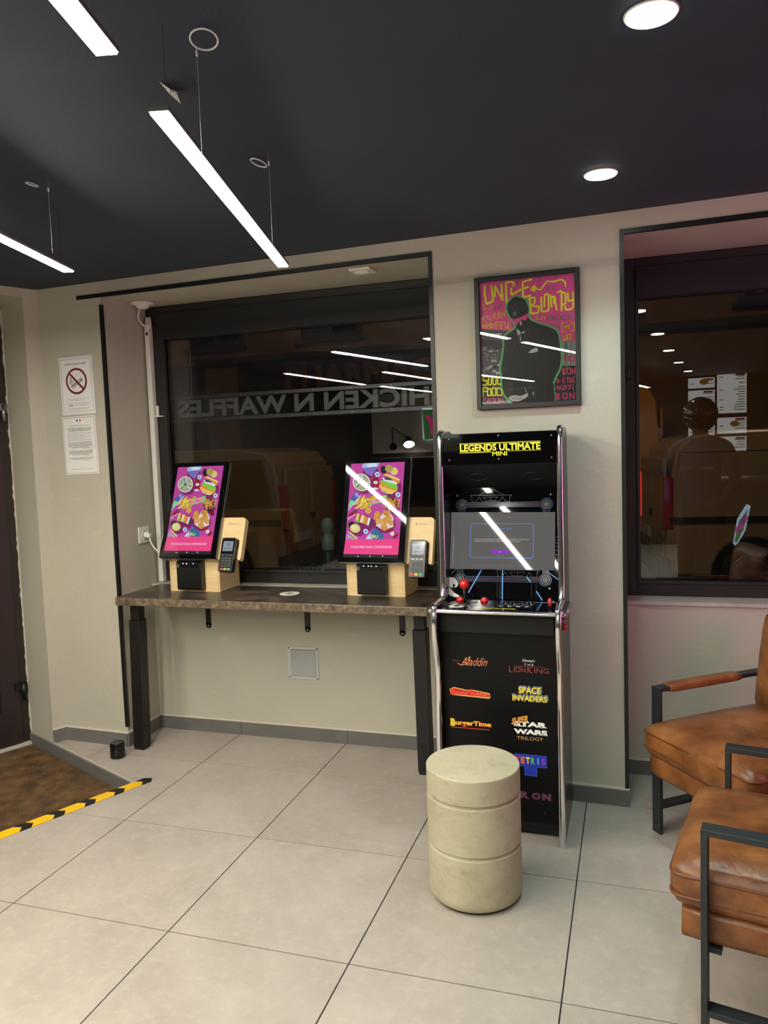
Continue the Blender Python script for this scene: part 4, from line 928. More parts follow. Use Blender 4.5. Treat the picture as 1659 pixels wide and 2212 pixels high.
tk = thing('cable_trunking', 'white vertical cable trunking beside the left window frame', 'trunking', (-1.058, 1.032, .802))
B('channel', M_WHITE, tk, (-.018, .010, -.008, .026, 0, 1.36), bev=.002)
B('knockout', M_MATTE, tk, (-.010, .004, -.0085, -.0079, 1.325, 1.340))
bm = bmesh.new(); lathe(bm, [(.019, 1.36), (.021, 1.365), (.013, 1.40), (.012, 1.42)], 16, (-.003, .007, 0)); obj('end_piece', bm, M_WHITE, tk)
jb = thing('smoke_detector', 'white ceiling sensor with hanging cable above the left window corner', 'sensor', (-1.03, .955, 2.2795))
bm = bmesh.new(); lathe(bm, [(.020, -.028), (.030, -.024), (.036, -.012), (.060, -.004), (.062, 0)], 32); obj('body', bm, M_WHITE, jb)
bm = bmesh.new(); tube(bm, smooth_path([(-.02, 0, -.028), (-.045, .02, -.07), (-.03, .045, -.105), (0, .06, -.10), (-.012, .075, -.06), (-.01, .08, -.11), (-.005, .062, -.105), (-.012, .060, -.108)], 8), .004, 8); obj('cable', bm, M_WHITE, jb)
dt = thing('alarm_sensor', 'flat white square sensor on the soffit above the left window', 'sensor', (.255, .762, 2.2795), -.04)
B('base', M_WHITE, dt, (-.05, .05, -.05, .05, -.012, 0), bev=.003)
bm = bmesh.new(); lathe(bm, [(.0, -.020), (.030, -.019), (.036, -.012)], 28); obj('lens', bm, M_WHITE, dt)
# ================================================================== ARCADE CABINET
def arcade():
    ar = thing('arcade_cabinet', 'black arcade machine with chrome edging and a lit monitor screen', 'arcade machine', (.909, .40, 0))
    ox, oy = .909, .40
    XL, XRr = .672-ox, 1.146-ox; tk = .018
    prof = [(.200, .0), (.212, .30), (.222, .55), (.222, .64), (.205, .70), (.187, .76), (.180, .82), (.188, .866), (.20, .884), (.30, .890), (.335, .90), (.348, 1.00), (.352, 1.20), (.355, 1.40), (.358, 1.49), (.366, 1.518), (.382, 1.533), (.402, 1.537), (.50, 1.537), (.578, 1.52), (.578, 0.0)]
    pr = [(y-oy, z) for y, z in prof]
    mf = [(y, z) for y, z in smooth_path([Vector((y-oy, z)) for y, z in prof[:18]], 5)]
    side_art = mat('cabinet_side_print', (10, 10, 12), .25)
    for x in (XL+.001, XRr-tk-.001):
        bm = bmesh.new(); prism(bm, pr, x, x+tk, 'yz'); obj('side_panel', bm, side_art, ar)
        # chrome moulding wrapping the front edge
        bm = bmesh.new(); xc = x+tk/2; w = .0115; n = len(mf); prev = None; rows = []
        for i in range(n):
            a = Vector(mf[max(i-1, 0)]); b = Vector(mf[min(i+1, n-1)]); t = (b-a).normalized(); nn = Vector((-t.y, t.x))
            if nn.x > 0 and t.y > .2: nn = -nn
            if t.y <= .2 and nn.y < 0: nn = -nn
            p = Vector(mf[i]); row = []
            for sx, d in ((-w, -.004), (-w, .002), (-w*.7, .0055), (0, .0072), (w*.7, .0055), (w, .002), (w, -.004)):
                q = p+nn*d; row.append(bm.verts.new((xc+sx, q.x, q.y)))
            rows.append(row)
        for r0, r1 in zip(rows, rows[1:]):
            for k in range(6):
                f = bm.faces.new((r0[k], r0[k+1], r1[k+1], r1[k])); f.smooth = True
        bmesh.ops.recalc_face_normals(bm, faces=bm.faces)
        obj('edge_moulding', bm, M_CHROME, ar)
    xi0, xi1 = XL+tk+.002, XRr-tk-.002
    # carcass behind the front panels
    bm = bmesh.new(); prism(bm, [(.262-oy, .045), (.262-oy, .775), (.24-oy, .78), (.24-oy, .860), (.42-oy, .862), (.54-oy, 1.30), (.54-oy, 1.31), (.46-oy, 1.34), (.40-oy, 1.515), (.57-oy, 1.515), (.57-oy, .045)], xi0, xi1, 'yz'); obj('carcass', bm, M_MATTE, ar)
    lp = B('front_panel', mat('arcade_black', (4, 4, 5), .45, spec=.25), ar, (xi0, xi1, .256-oy, .262-oy, .06, .776))
    B('kick_board', M_MATTE, ar, (xi0, xi1, .275-oy, .285-oy, .012, .06))
    B('drawer_front', mat('drawer_black', (18, 20, 20), .6, spec=.3), ar, (xi0+.010, xi1-.010, .228-oy, .240-oy, .781, .858), bev=.001)
    # game titles printed on the front panel
    NA = lambda: Art((-ox, .2558-oy, 0), (1, 0, 0), (0, 0, 1), 'print', step=.0002)
    a = NA()
    CO = (214, 130, 84); RD = (150, 62, 52); W = (236, 234, 230); YL = (240, 214, 60)
    a.text("Disney's", .748, .664, .010, (120, 62, 44), w=.030, shear=.2)
    a.text('Aladdin', .818, .664, .032, CO, w=.096, shear=.35); a.line([(.75, .655), (.765, .648), (.79, .655), (.80, .67)], .003, CO); a.line([(.79, .668), (.800, .684)], .003, (224, 150, 90), 2)
    a.done('game_title', lp); a = NA()
    a.text("Disney's", 1.020, .677, .013, W, w=.044, shear=.1); a.text('T H E', 1.020, .6625, .007, W, w=.034); a.rect(.965, .6545, 1.077, .6558, RD)
    a.text('L', .953, .643, .024, RD, w=.013); a.text('ION', .986, .642, .019, RD, w=.042); a.text('K', 1.024, .643, .024, RD, w=.018); a.text('ING', 1.066, .642, .019, RD, w=.052)
    a.done('game_title', lp); a = NA()
    a.poly([(.717, .553), (.735, .561), (.790, .552), (.80, .556), (.872, .545), (.874, .527), (.866, .524), (.722, .530)], (226, 190, 90), 0); a.poly([(.720, .551), (.735, .558), (.79, .549), (.80, .553), (.870, .542), (.871, .529), (.724, .533)], (206, 32, 30), 1)
    a.text("Burnin' Rubber", .796, .541, .015, (240, 120, 90), 2, w=.142, bold=.01); a.text('B', .731, .543, .026, (236, 60, 40), 3, w=.018, bold=.05); a.text('R', .807, .543, .026, (236, 60, 40), 3, w=.018, bold=.05)
    a.done('game_title', lp); a = NA()
    a.text('SPACE', 1.024, .570, .026, (110, 120, 132), 0, w=.086, bold=.09); a.text('SPACE', 1.021, .565, .025, YL, 2, w=.082, bold=.025)
    a.text('INVADERS', 1.023, .540, .023, (110, 120, 132), 0, w=.134, bold=.09, shear=-.1); a.text('INVADERS', 1.021, .534, .022, YL, 2, w=.128, bold=.025)
    a.done('game_title', lp); a = NA()
    a.text('BurgerTime', .797, .4205, .026, (200, 40, 20), 0, w=.160, bold=.05); a.text('BurgerTime', .797, .421, .023, YL, 2, w=.152, bold=.02); a.text('B', .727, .423, .031, YL, 3, w=.020, bold=.04); a.line([(.722, .4035), (.868, .4035)], .003, (206, 60, 30), 1)
    a.done('game_title', lp); a = NA()
    a.text('SUPER', .984, .451, .024, (226, 160, 60), 4, w=.064, bold=.04, shear=.4, rot=.25)
    a.text('STAR', 1.022, .436, .020, W, 2, w=.124, bold=.06); a.rect(.968, .4255, 1.0, .4285, W, 2); a.rect(1.05, .4255, 1.082, .4285, W, 2); a.text('WARS', 1.021, .407, .020, W, 2, w=.124, bold=.06); a.rect(1.052, .3965, 1.084, .3995, W, 2)
    a.text('TRILOGY', 1.019, .382, .013, (206, 156, 90), 2, w=.098)
    BL, BM = (30, 52, 170), (46, 84, 200)
    a.done('game_title', lp); a = NA()
    a.poly([(.960, .320), (1.079, .320), (1.079, .273), (1.043, .273), (1.043, .238), (.996, .238), (.996, .273), (.960, .273)], BM, 0)
    a.poly([(.963, .317), (1.076, .317), (1.076, .276), (1.040, .276), (1.040, .241), (.999, .241), (.999, .276), (.963, .276)], BL, 1)
    for i, (ch, c) in enumerate(zip('TETRIS', ((220, 40, 40), (236, 120, 40), (240, 214, 60), (80, 190, 70), (90, 160, 230), (150, 60, 180)))):
        a.text(ch, .972+i*.0188, .297, .026, c, 3, w=.015 if ch != 'I' else .006, bold=.05)
    TP = (168, 90, 122)
    a.done('game_title', lp); a = NA()
    for i, ch in enumerate('TRON'): a.text(ch, .958+i*.038+(.004 if i > 1 else 0), .162, .026, TP, 1, w=.032, bold=.05); a.text(ch, .958+i*.038+(.004 if i > 1 else 0), .162, .023, (50, 40, 76), 2, w=.029, bold=.0)
    a.ell(1.068, .10, .0015, .0015, (190, 190, 190), 1, 8)
    a.done('game_title', lp)
    # control deck
    dx0, dx1 = .657-ox, 1.160-ox
    bm = bmesh.new(); box(bm, dx0, dx1, .196-oy, .41-oy, .862, .873, bev=.002); dk_ = obj('control_deck', bm, mat('deck_print', (10, 9, 13), .12, coat=.5), ar)
    bm = bmesh.new(); tube(bm, [(dx0-.001, .40-oy, .8665), (dx0-.001, .205-oy, .8665), (dx0+.004, .196-oy, .8665), (dx0+.012, .1945-oy, .8665), (dx1-.012, .1945-oy, .8665), (dx1-.004, .196-oy, .8665), (dx1+.001, .205-oy, .8665), (dx1+.001, .40-oy, .8665)], .0085, 10); obj('deck_moulding', bm, M_CHROME, dk_)
    a = Art((-ox, -oy, .8731), (1, 0, 0), (0, 1, 0), 'gloss', step=.0002)
    PUR = (110, 40, 140)
    for s in ([(.665, .215), (.665, .395), (.88, .395), (.90, .375), (1.15, .375)], [(1.150, .215), (1.150, .38)], [(.70, .385), (.78, .40), (.86, .385)]): a.line(s, .004, PUR)
    a.text('LEGENDS ULTIMATE', .900, .243, .016, (214, 206, 60), 1, w=.150, bold=.04); a.rect(.82, .230, .985, .232, (214, 206, 60))
    a.poly([(.722, .255), (.735, .30), (.76, .315), (.775, .295), (.765, .280), (.785, .26), (.77, .235), (.735, .232)], (226, 222, 210), 1); a.ell(.752, .273, .012, .012, (20, 20, 22), 2)
    a.ell(.775, .308, .036, .028, (190, 120, 130), 0, 24); a.ell(.775, .308, .028, .021, (20, 18, 22), 1, 24); a.ell(.815, .375, .03, .022, (214, 220, 206), 0)
    for k in range(7): a.line([(1.0+k*.018, .37), (1.02+k*.018, .376)], .004, (216, 214, 210), 1)
    a.line([(.86, .29), (.90, .255)], .003, (90, 140, 210)); a.line([(.905, .38), (.905, .41)], .006, (96, 150, 220))
    a.done('deck_artwork', dk_)
    bm = bmesh.new(); jx, jy = .775-ox, .308-oy
    lathe(bm, [(.018, .8735), (.019, .876), (.010, .879)], 24, (jx, jy, 0), mi=0); tube(bm, [(jx, jy, .876), (jx-.002, jy+.004, .945)], .0058, 12, mi=0)
    lathe(bm, [(.0005, -.0185), (.007, -.0172), (.013, -.0132), (.0172, -.007), (.0187, 0), (.0172, .007), (.013, .0132), (.007, .0172), (.0005, .0185)], 24, (jx-.002, jy+.005, .948), mi=1)
    obj('joystick', bm, [M_BLACK, M_RED], dk_)
    for x, y, r in ((.742, .372, .016), (.838, .370, .016), (1.088, .385, .009)):
        bm = bmesh.new(); lathe(bm, [(r, .8732), (r, .877), (r*.85, .880), (r*.72, .880), (r*.72, .886), (r*.5, .888), (0, .8885)], 24, (x-ox, y-oy, 0)); obj('button', bm, M_RED, dk_)
    for j, (yy, xs) in enumerate(((.335, (.925, .957, .989, 1.021)), (.302, (.917, .949, .981, 1.013)))):
        for x in xs:
            bm = bmesh.new(); lathe(bm, [(.0135, .8732), (.0135, .876), (.011, .878), (.0095, .878), (.0092, .882), (.006, .883), (0, .8832)], 20, (x-ox, yy-oy, 0)); obj('button', bm, M_GLOSSB, dk_)
            bm = bmesh.new(); tube(bm, [(x-ox+.0145*math.cos(t), yy-oy+.0145*math.sin(t), .8736) for t in [q*PI/10 for q in range(20)]], .0009, 5, closed=True); obj('button_ring', bm, M_CHROME, dk_)
    for x, y in ((.670, .212), (1.147, .212), (1.10, .395)):
        bm = bmesh.new(); lathe(bm, [(.0042, .873), (.0038, .8755), (0, .876)], 12, (x-ox, y-oy, 0)); obj('screw', bm, M_WHITE, dk_)
    for z in (.846, .808):
        bm = bmesh.new(); lathe(bm, [(.016, 0), (.016, .004), (.012, .008), (.010, .012), (0, .0125)], 20, (XRr+.001, .262-oy, z), axis='x'); obj('side_button', bm, M_RED, ar)
    # monitor bezel, leaning back: local v along the slope
    P0 = Vector((0, .400-oy, .876)); e = Vector((0, .118, .436)).normalized(); n = Vector((0, -e.z, e.y))
    if n.y > 0: n = -n
    def BP(x, v, d=0): return Vector((x-ox, P0.y, P0.z))+e*v+n*d
    bm = bmesh.new(); c = [BP(xi0+ox, 0), BP(xi1+ox, 0), BP(xi1+ox, .4475), BP(xi0+ox, .4475)]; cb = [p-n*.008 for p in c]
    v = [bm.verts.new(p) for p in c+cb]
    for q in ((0, 1, 2, 3), (7, 6, 5, 4), (0, 4, 5, 1), (1, 5, 6, 2), (2, 6, 7, 3), (3, 7, 4, 0)): bm.faces.new([v[i] for i in q])
    bmesh.ops.recalc_face_normals(bm, faces=bm.faces)
    bz = obj('monitor_bezel', bm, M_GLOSSB, ar)
    a = Art(BP(0, 0), (1, 0, 0), e, 'gloss', step=.0002); a.o = Vector((-ox, P0.y, P0.z)); a.n = n
    BLU = (66, 104, 150); SK = (96, 156, 220); PU = (66, 34, 50); GY = (92, 92, 96)
    cs = [(.733, .377), (1.070, .377), (1.068, .079), (.733, .079)]
    for x, v_ in cs: a.ell(x, v_, .0245, .0245, BLU, 0, 28); a.ell(x, v_, .0225, .0225, (8, 9, 12), 2, 28)
    for y in (.377, .079):
        a.rect(.735, y-.010, 1.068, y+.010, BLU, 0); a.rect(.735, y-.0085, 1.068, y+.0085, (8, 9, 12), 2); a.rect(.735, y-.0035, 1.068, y+.0035, PU, 3)
    for x in (.733, 1.069):
        a.rect(x-.012, .06+.02, x+.012, .377, BLU, 0); a.rect(x-.0105, .08, x+.0105, .377, (8, 9, 12), 1); a.rect(x-.007, .08, x-.002, .36, PU, 3)
    for x, v_ in cs:
        a.ell(x, v_, .0175, .0175, (120, 120, 122), 4, 24); a.ell(x, v_, .0150, .0150, (40, 40, 44), 5, 24); a.ell(x, v_, .009, .009, (130, 130, 132), 6, 16); a.ell(x, v_, .0065, .0065, (30, 30, 32), 7, 14); a.rect(x-.003, v_-.003, x+.004, v_+.003, (130, 130, 132), 8)
    def craft(cx, cy, s, up=True):
        l = [(-.085, .022), (.085, .022), (.085, .018), (.078, .018), (.078, -.004), (.060, -.004), (.048, .015), (.035, -.004), (-.035, -.004), (-.048, .015), (-.060, -.004), (-.078, -.004), (-.078, .018), (-.085, .018)]
        a.line([(cx+x*s, cy+y*s) for x, y in l], .0011, GY, 4, closed=True)
        a.line([(cx-.03*s, cy+.014*s), (cx+.03*s, cy+.014*s), (cx+.02*s, cy), (cx-.02*s, cy), (cx-.03*s, cy+.014*s)], .001, GY, 4); a.line([(cx, cy), (cx, cy+.014*s)], .001, GY, 4)
        if up:
            a.line([(cx-.05*s, cy+.022*s), (cx-.008*s, cy+.048*s), (cx+.008*s, cy+.048*s), (cx+.05*s, cy+.022*s)], .0011, GY, 4)
            for k in range(3): a.line([(cx-.008*s, cy+(.030+.005*k)*s), (cx+.010*s, cy+(.030+.005*k)*s)], .0009, GY, 4)
    craft(.850, .394, .98); craft(.961, .093, .98, False)
    for s in ([(.903, .116), (.904, .0)], [(.820, .116), (.769, .023)], [(.996, .091), (1.012, .07)], [(1.035, .035), (1.058, .0)]): a.line(s, .0045, SK, 4)
    for k in range(9):
        v_ = .125+.02*k-.0006*k*k
        a.line([(.694, v_), (.672+.0, v_-.010+.001*k)], .0013, (70, 110, 160), 4); a.line([(1.106, v_), (1.124, v_-.009+.001*k)], .0013, (70, 110, 160), 4)
    a.line([(.70, .100), (.735, .13)], .003, SK, 3); a.line([(1.08, .108), (1.126, .075)], .003, SK, 3)
    for x in (.883, .892, .897, 1.016, 1.034): a.line([(x, .065), (x, .004)], .0011, (64, 64, 68), 4)
    # white curl at the lower left
    a.poly([(.675, .096), (.690, .083), (.708, .083), (.722, .070), (.727, .056), (.722, .044), (.712, .042), (.716, .052), (.712, .058), (.706, .054), (.706, .040), (.690, .048), (.696, .040), (.712, .022), (.735, .010), (.722, .004), (.700, .008), (.685, .020), (.679, .040), (.684, .064)], (226, 224, 214), 9)
    a.done('bezel_artwork', bz)
    bm = bmesh.new(); WG = .016; fsn = [BP(.6945, .117, WG+.001), BP(1.104, .117, .001), BP(1.104, .3445, .001), BP(.6945, .3445, WG+.001)]; bk = [BP(.6945, .117, 0.0), BP(1.104, .117, 0.0), BP(1.104, .3445, 0.0), BP(.6945, .3445, 0.0)]
    v = [bm.verts.new(p) for p in fsn+bk]
    for q in ((0, 1, 2, 3), (0, 4, 5, 1), (1, 5, 6, 2), (2, 6, 7, 3), (3, 7, 4, 0)): bm.faces.new([v[i] for i in q])
    bmesh.ops.recalc_face_normals(bm, faces=bm.faces)
    obj('monitor_screen', bm, ink((94, 92, 90), 'screen'), bz)
    wx = (BP(1.104, 0, .001)-BP(.6945, 0, WG+.001))/(1.104-.6945); a = Art((0, 0, 0), wx, e, 'screen', step=.0002); a.n = wx.cross(e).normalized(); a.o = BP(.6945, 0, WG+.001)-wx*.6945
    a.line([(.779, .298), (1.018, .298), (1.021, .294), (1.021, .166), (1.018, .162), (.779, .162), (.775, .166), (.775, .294)], .0024, (100, 126, 196), 1, closed=True)
    a.text('Unable to release license', .898, .279, .006, (70, 150, 224), 1, w=.078)
    a.text('You must have internet access and be logged in to release your license(s) from this device. If you', .898, .2355, .0044, (206, 216, 232), 1, w=.216, bold=.01)
    a.text('are unable to proceed, please contact support for further assistance.', .881, .228, .0044, (206, 216, 232), 1, w=.184, bold=.01)
    a.rect(.858, .180, .928, .192, (140, 50, 200), 1); a.text('OK', .893, .186, .005, (226, 200, 240), 2, w=.008); a.text('Cancel', .897, .172, .0045, (90, 150, 220), 1, w=.020); a.ell(.884, .172, .0028, .0028, (170, 70, 200), 1)
    for x, w_ in ((.804, .02), (.836, .02), (.868, .02), (.900, .024), (.935, .024)): a.text('Games', x, .130, .003, (112, 120, 156), 1, w=w_)
    a.text('ReleaseLicense', .744, .334, .0034, (128, 126, 128), 1, w=.05); a.text('MANAGE', .928, .322, .0034, (160, 160, 162), 1, w=.018); a.text('Settings', 1.068, .334, .004, (150, 150, 152), 1, w=.006)
    for v_ in (.295, .288, .281, .27): a.rect(.72, v_, .76, v_+.0006, (116, 112, 112), 1)
    a.done('monitor_picture', bz)
    for x, v_ in ((.712, .416), (1.087, .415), (1.086, .045)):
        bm = bmesh.new(); p = BP(x, v_, 0)
        lathe(bm, [(.0055, 0), (.0045, .002), (0, .0024)], 12, p, axis='y'); obj('screw', bm, M_STEEL, bz)
    # speaker panel and marquee
    top = P0+e*.4475
    yA, zA = top.y, top.z; yB, zB = .345-oy, 1.402
    bm = bmesh.new(); prism(bm, [(yA, zA), (yB, zB), (yB+.008, zB+.004), (yA+.012, zA+.002)], xi0, xi1, 'yz'); sp = obj('speaker_panel', bm, mat('speaker_black', (16, 16, 17), .5), ar)
    d = Vector((0, yB-yA, zB-zA)); mid = Vector((0, (yA+yB)/2, (zA+zB)/2)); t = d.normalized(); nn = Vector((0, -t.z, t.y)); nn = -nn if nn.y > 0 else nn
    for x in (.815-ox, 1.029-ox):
        bm = bmesh.new(); tube(bm, [mid+Vector((x+.036*math.cos(k*PI/14), 0, 0))+t*.030*math.sin(k*PI/14)+nn*.001 for k in range(28)], .0022, 6, closed=True); obj('speaker_ring', bm, mat('speaker_ring_grey', (34, 35, 36), .4), sp)
        bm = bmesh.new(); vs_ = [bm.verts.new(mid+Vector((x+.030*math.cos(k*PI/14), 0, 0))+t*.025*math.sin(k*PI/14)+nn*.0006) for k in range(28)]; bm.faces.new(vs_); obj('speaker_mesh', bm, M_MATTE, sp)
    mq = B('marquee', M_GLOSSB, ar, (xi0, xi1, .345-oy, .352-oy, 1.404, 1.522), bev=.001)
    B('top_cap', M_MATTE, ar, (xi0, xi1, .352-oy, .575-oy, 1.516, 1.524))
    a = Art((-ox, .3448-oy, 0), (1, 0, 0), (0, 0, 1), 'print', step=.0002)
    YY = (236, 232, 60)
    a.text('LEGENDS ULTIMATE', .916, .0+1.4690, .0265, YY, 1, w=.304, bold=.034)
    a.rect(.762, 1.4855, 1.069, 1.4870, YY); a.rect(.762, 1.4825, 1.069, 1.4835, YY); a.rect(.762, 1.4525, .884, 1.4540, YY); a.rect(.948, 1.4525, 1.069, 1.4540, YY); a.rect(.762, 1.4495, .884, 1.4505, YY)
    a.text('MINI', .916, 1.4445, .0165, YY, 1, w=.056, bold=.02)
    a.done('marquee_lettering', mq)
    for x, z in ((.722, 1.505), (.722, 1.424), (.912, 1.5115), (.912, 1.424), (1.108, 1.505), (1.108, 1.424)):
        bm = bmesh.new(); lathe(bm, [(.0038, 0), (.003, .002), (0, .0024)], 10, (x-ox, .345-oy, z), axis='y'); obj('screw', bm, M_STEEL, mq)
arcade()
# loose cable behind the machine
bm = bmesh.new()
tube(bm, smooth_path([(.655, .56, .52), (.628, .555, .44), (.618, .55, .38), (.640, .56, .30), (.658, .57, .26)], 8), .0028, 6); tube(bm, smooth_path([(.655, .565, .50), (.630, .56, .42), (.624, .556, .37), (.645, .565, .29), (.660, .575, .24)], 8), .0022, 6)
tag(obj('loose_cable', bm, M_MATTE), 'thin black cable hanging between the right desk leg and the arcade machine', 'cable')

# ================================================================== ARMCHAIRS
def cushion(hx, hy, hz, r, crown=.0, wr=.003, seed=0, n=12, bm=None, c=(0, 0, 0), nz=5):
    bm = bm or bmesh.new(); c = Vector(c); grid = {}
    nx = ny = n
    def P(i, j, k):
        key = (i, j, k)
        if key in grid: return grid[key]
        p = Vector(((i/nx*2-1)*hx, (j/ny*2-1)*hy, (k/nz*2-1)*hz))
        q = Vector((max(-(hx-r), min(hx-r, p.x)), max(-(hy-r), min(hy-r, p.y)), max(-(hz-r), min(hz-r, p.z))))
        d = p-q
        if d.length > 1e-9: p = q+d.normalized()*r
        u, v, w = p.x/hx, p.y/hy, p.z/hz
        if crown:
            p.z += crown*w*max(0, 1-u**4)*max(0, 1-v**4)
            bul = crown*.35*max(0, 1-w*w)
            if abs(u) > .9: p.x += bul*(1 if u > 0 else -1)*max(0, 1-v**4)
            if abs(v) > .9: p.y += bul*(1 if v > 0 else -1)*max(0, 1-u**4)
        nn = noise.noise(Vector((p.x*7+seed, p.y*7, p.z*9)))+.5*noise.noise(Vector((p.x*19, p.y*15+seed, p.z*17)))
        if wr: p += p.normalized()*wr*nn
        grid[key] = bm.verts.new(p+c); return grid[key]
    fs = []
    for i in range(nx):
        for j in range(ny):
            for k, fl in ((0, True), (nz, False)):
                q = (P(i, j, k), P(i+1, j, k), P(i+1, j+1, k), P(i, j+1, k)); fs.append(bm.faces.new(q[::-1] if fl else q))
    for i in range(nx):
        for k in range(nz):
            q = (P(i, 0, k), P(i+1, 0, k), P(i+1, 0, k+1), P(i, 0, k+1)); fs.append(bm.faces.new(q))
            q = (P(i, ny, k), P(i+1, ny, k), P(i+1, ny, k+1), P(i, ny, k+1)); fs.append(bm.faces.new(q[::-1]))
    for j in range(ny):
        for k in range(nz):
            q = (P(0, j, k), P(0, j+1, k), P(0, j+1, k+1), P(0, j, k+1)); fs.append(bm.faces.new(q[::-1]))
            q = (P(nx, j, k), P(nx, j+1, k), P(nx, j+1, k+1), P(nx, j, k+1)); fs.append(bm.faces.new(q))
    for f in fs: f.smooth = True
    return bm
def rring(hx, hy, r, z, n=6, c=(0, 0, 0)):
    out = []
    for cx, cy, a0 in ((hx-r, hy-r, 0), (-hx+r, hy-r, PI/2), (-hx+r, -hy+r, PI), (hx-r, -hy+r, 1.5*PI)):
        out += [Vector((cx+r*math.cos(a0+PI/2*i/n), cy+r*math.sin(a0+PI/2*i/n), z))+Vector(c) for i in range(n+1)]
    return out
def armchair(label, loc, ang, wrap0):
    """local x: front to back, local y: across; origin at the outer foot of one front leg"""
    ch = thing('armchair', label, 'armchair', loc, ang)
    W, D, HA = .590, .70, .56; bw, bt = .042, .015
    Mf = mat('chair_frame', (36, 40, 42), .5, bump=.05, bscale=200)
    for y0 in (0, W-bw):
        for x0 in (0, D-bt):
            B('leg', Mf, ch, (x0, x0+bt, y0, y0+bw, .0005, HA-bt), bev=.0012)
        arm = B('arm', Mf, ch, (0, D, y0, y0+bw, HA-bt, HA), bev=.0012)
        B('side_stretcher', Mf, ch, (bt, D-bt, y0+.001, y0+bw-.001, .098, .113), bev=.001)
        bm = bmesh.new(); cushion(.17-(wrap0-.03)*.4, bw/2+.005, bt/2+.007, .008, 0, .0012, y0, n=10, bm=bm, c=(.20+wrap0-.01, y0+bw/2, HA-bt/2)); obj('arm_pad', bm, M_LEATHER, arm)
    B('front_rail', Mf, ch, (0, .042, bw, W-bw, .235, .2498), bev=.001); B('rear_rail', Mf, ch, (D-.042, D, bw, W-bw, .235, .2498), bev=.001)
    cx, cy = .30, W/2
    hx, hy = (.66+.055)/2, (W-2*bw-.006)/2
    bm = cushion(hx, hy, .040, .016, 0, .001, 3, c=(hx-.055, cy, .2905)); obj('seat_base', bm, M_LEATHER, ch)
    hx2 = .33; hz = .055; zc = .331+hz
    bm = cushion(hx2, hy+.006, hz, .030, .022, .004, 11, n=18, c=(hx2-.075, cy, zc)); sc_ = obj('seat_cushion', bm, M_LEATHER, ch)
    for zz in (hz*.55, -hz*.42):
        bm = bmesh.new(); tube(bm, rring(hx2+.002, hy+.008, .034, zz, c=(hx2-.075, cy, zc)), .0042, 6, closed=True); obj('piping', bm, M_PIPE, sc_)
    # back cushion leaning back
    Mx = Matrix.Translation((.520, cy, .605)) @ Matrix.Rotation(R(-90+9), 4, 'Y')
    bm = cushion(.185, hy+.004, .055, .035, .022, .006, 23, n=16); bm.transform(Mx); bc = obj('back_cushion', bm, M_LEATHER, ch)
    for zz in (.030, -.030):
        bm = bmesh.new(); tube(bm, rring(.187, hy+.006, .038, zz), .0042, 6, closed=True); bm.transform(Mx); obj('piping', bm, M_PIPE, bc)
    B('back_bar', Mf, ch, (D-bt, D, bw, W-bw, HA-.05, HA-.012), bev=.001)
    return ch
armchair('tan leather armchair standing against the wall under the right window', (1.816, -.046, 0), math.atan2(.62, .79), .03)
armchair('tan leather armchair nearest the camera at the right edge', (1.535, -.688, 0), math.atan2(-.2, .98), .15)

# ================================================================== CEILING LIGHTS
def strip_light(label, a, b, z=2.15, wid=.036, kind='d'):
    a, b = Vector((*a, z)), Vector((*b, z)); d = b-a; L = d.length
    t = thing('linear_light', label, 'light', tuple((a+b)/2), math.atan2(d.y, d.x), 'linear ceiling lights')
    B('housing', mat('light_housing', (96, 96, 98), .5), t, (-L/2-.004, L/2+.004, -wid/2-.003, wid/2+.003, .004, .014), bev=.001)
    B('diffuser', emit('light_diffuser_'+kind, (.98, .94, .81), STRIP_E[kind]), t, (-L/2, L/2, -wid/2, wid/2, 0, .0036))
    for x in (-L*.46, L*.46):
        bm = bmesh.new(); tube(bm, [(x, 0, .014), (x, 0, CH-z)], .0004, 5); obj('suspension_wire', bm, M_BLACK, t)
    return t
D2 = Vector((.506-.187, -1.185-.066)).normalized(); LL = 1.29
def sl(label, s, kind): strip_light(label, s, (s[0]+D2.x*LL, s[1]+D2.y*LL), kind=kind)
sl('long glowing linear ceiling light ending above the left window', (.187, .066), 'a')
sl('glowing linear ceiling light at the top left corner of the view', (.555, -1.408), 'a')
sl('glowing linear ceiling light at the left edge, nearest the door', (-.532, -.205), 'b')
sl('glowing linear ceiling light behind the camera, in line with the one ending above the window', (.93, -2.95), 'c')
strip_light('glowing linear ceiling light on the left, reflected in the left window', (-1.395, -1.296), (-1.21, -2.78), kind='b')
strip_light('glowing linear ceiling light left of the camera, reflected beside the window sign', (-.65, -1.70), (-.41, -3.0))

strip_light('glowing linear ceiling light far behind the camera, over the service counter', (1.29, -4.45), (1.60, -5.70))
strip_light('glowing linear ceiling light far behind the camera, in the middle of the room', (-.33, -3.30), (-.02, -4.55))
strip_light('glowing linear ceiling light far behind the camera, nearest the left wall', (-1.13, -3.10), (-.85, -4.40))
def downlight(loc, label):
    t = thing('downlight', label, 'light', (*loc, CH), 0, 'recessed downlights')
    bm = bmesh.new(); lathe(bm, [(.047, 0), (.050, -.003), (.054, -.003), (.056, 0)], 32); obj('ring', bm, M_WHITE, t)
    bm = bmesh.new(); lathe(bm, [(.0505, -.0045), (.0505, -.0032), (0, -.0031)], 32); obj('lens', bm, emit('downlight_glow', (.92, 1.0, .92), 42), t)
    l = lamp('downlight_beam', 'SPOT', (loc[0], loc[1], CH-.01), DOWN_W if loc[1] > -1 else DOWN_REAR_W, DOWN_COL, (loc[0], loc[1], 0), spot_size=R(120), spot_blend=.75, shadow_soft_size=.045)
downlight((1.302, .142), 'round recessed downlight shining on the pillar with the poster')
downlight((1.437, -.80), 'round recessed downlight at the top right corner of the view')
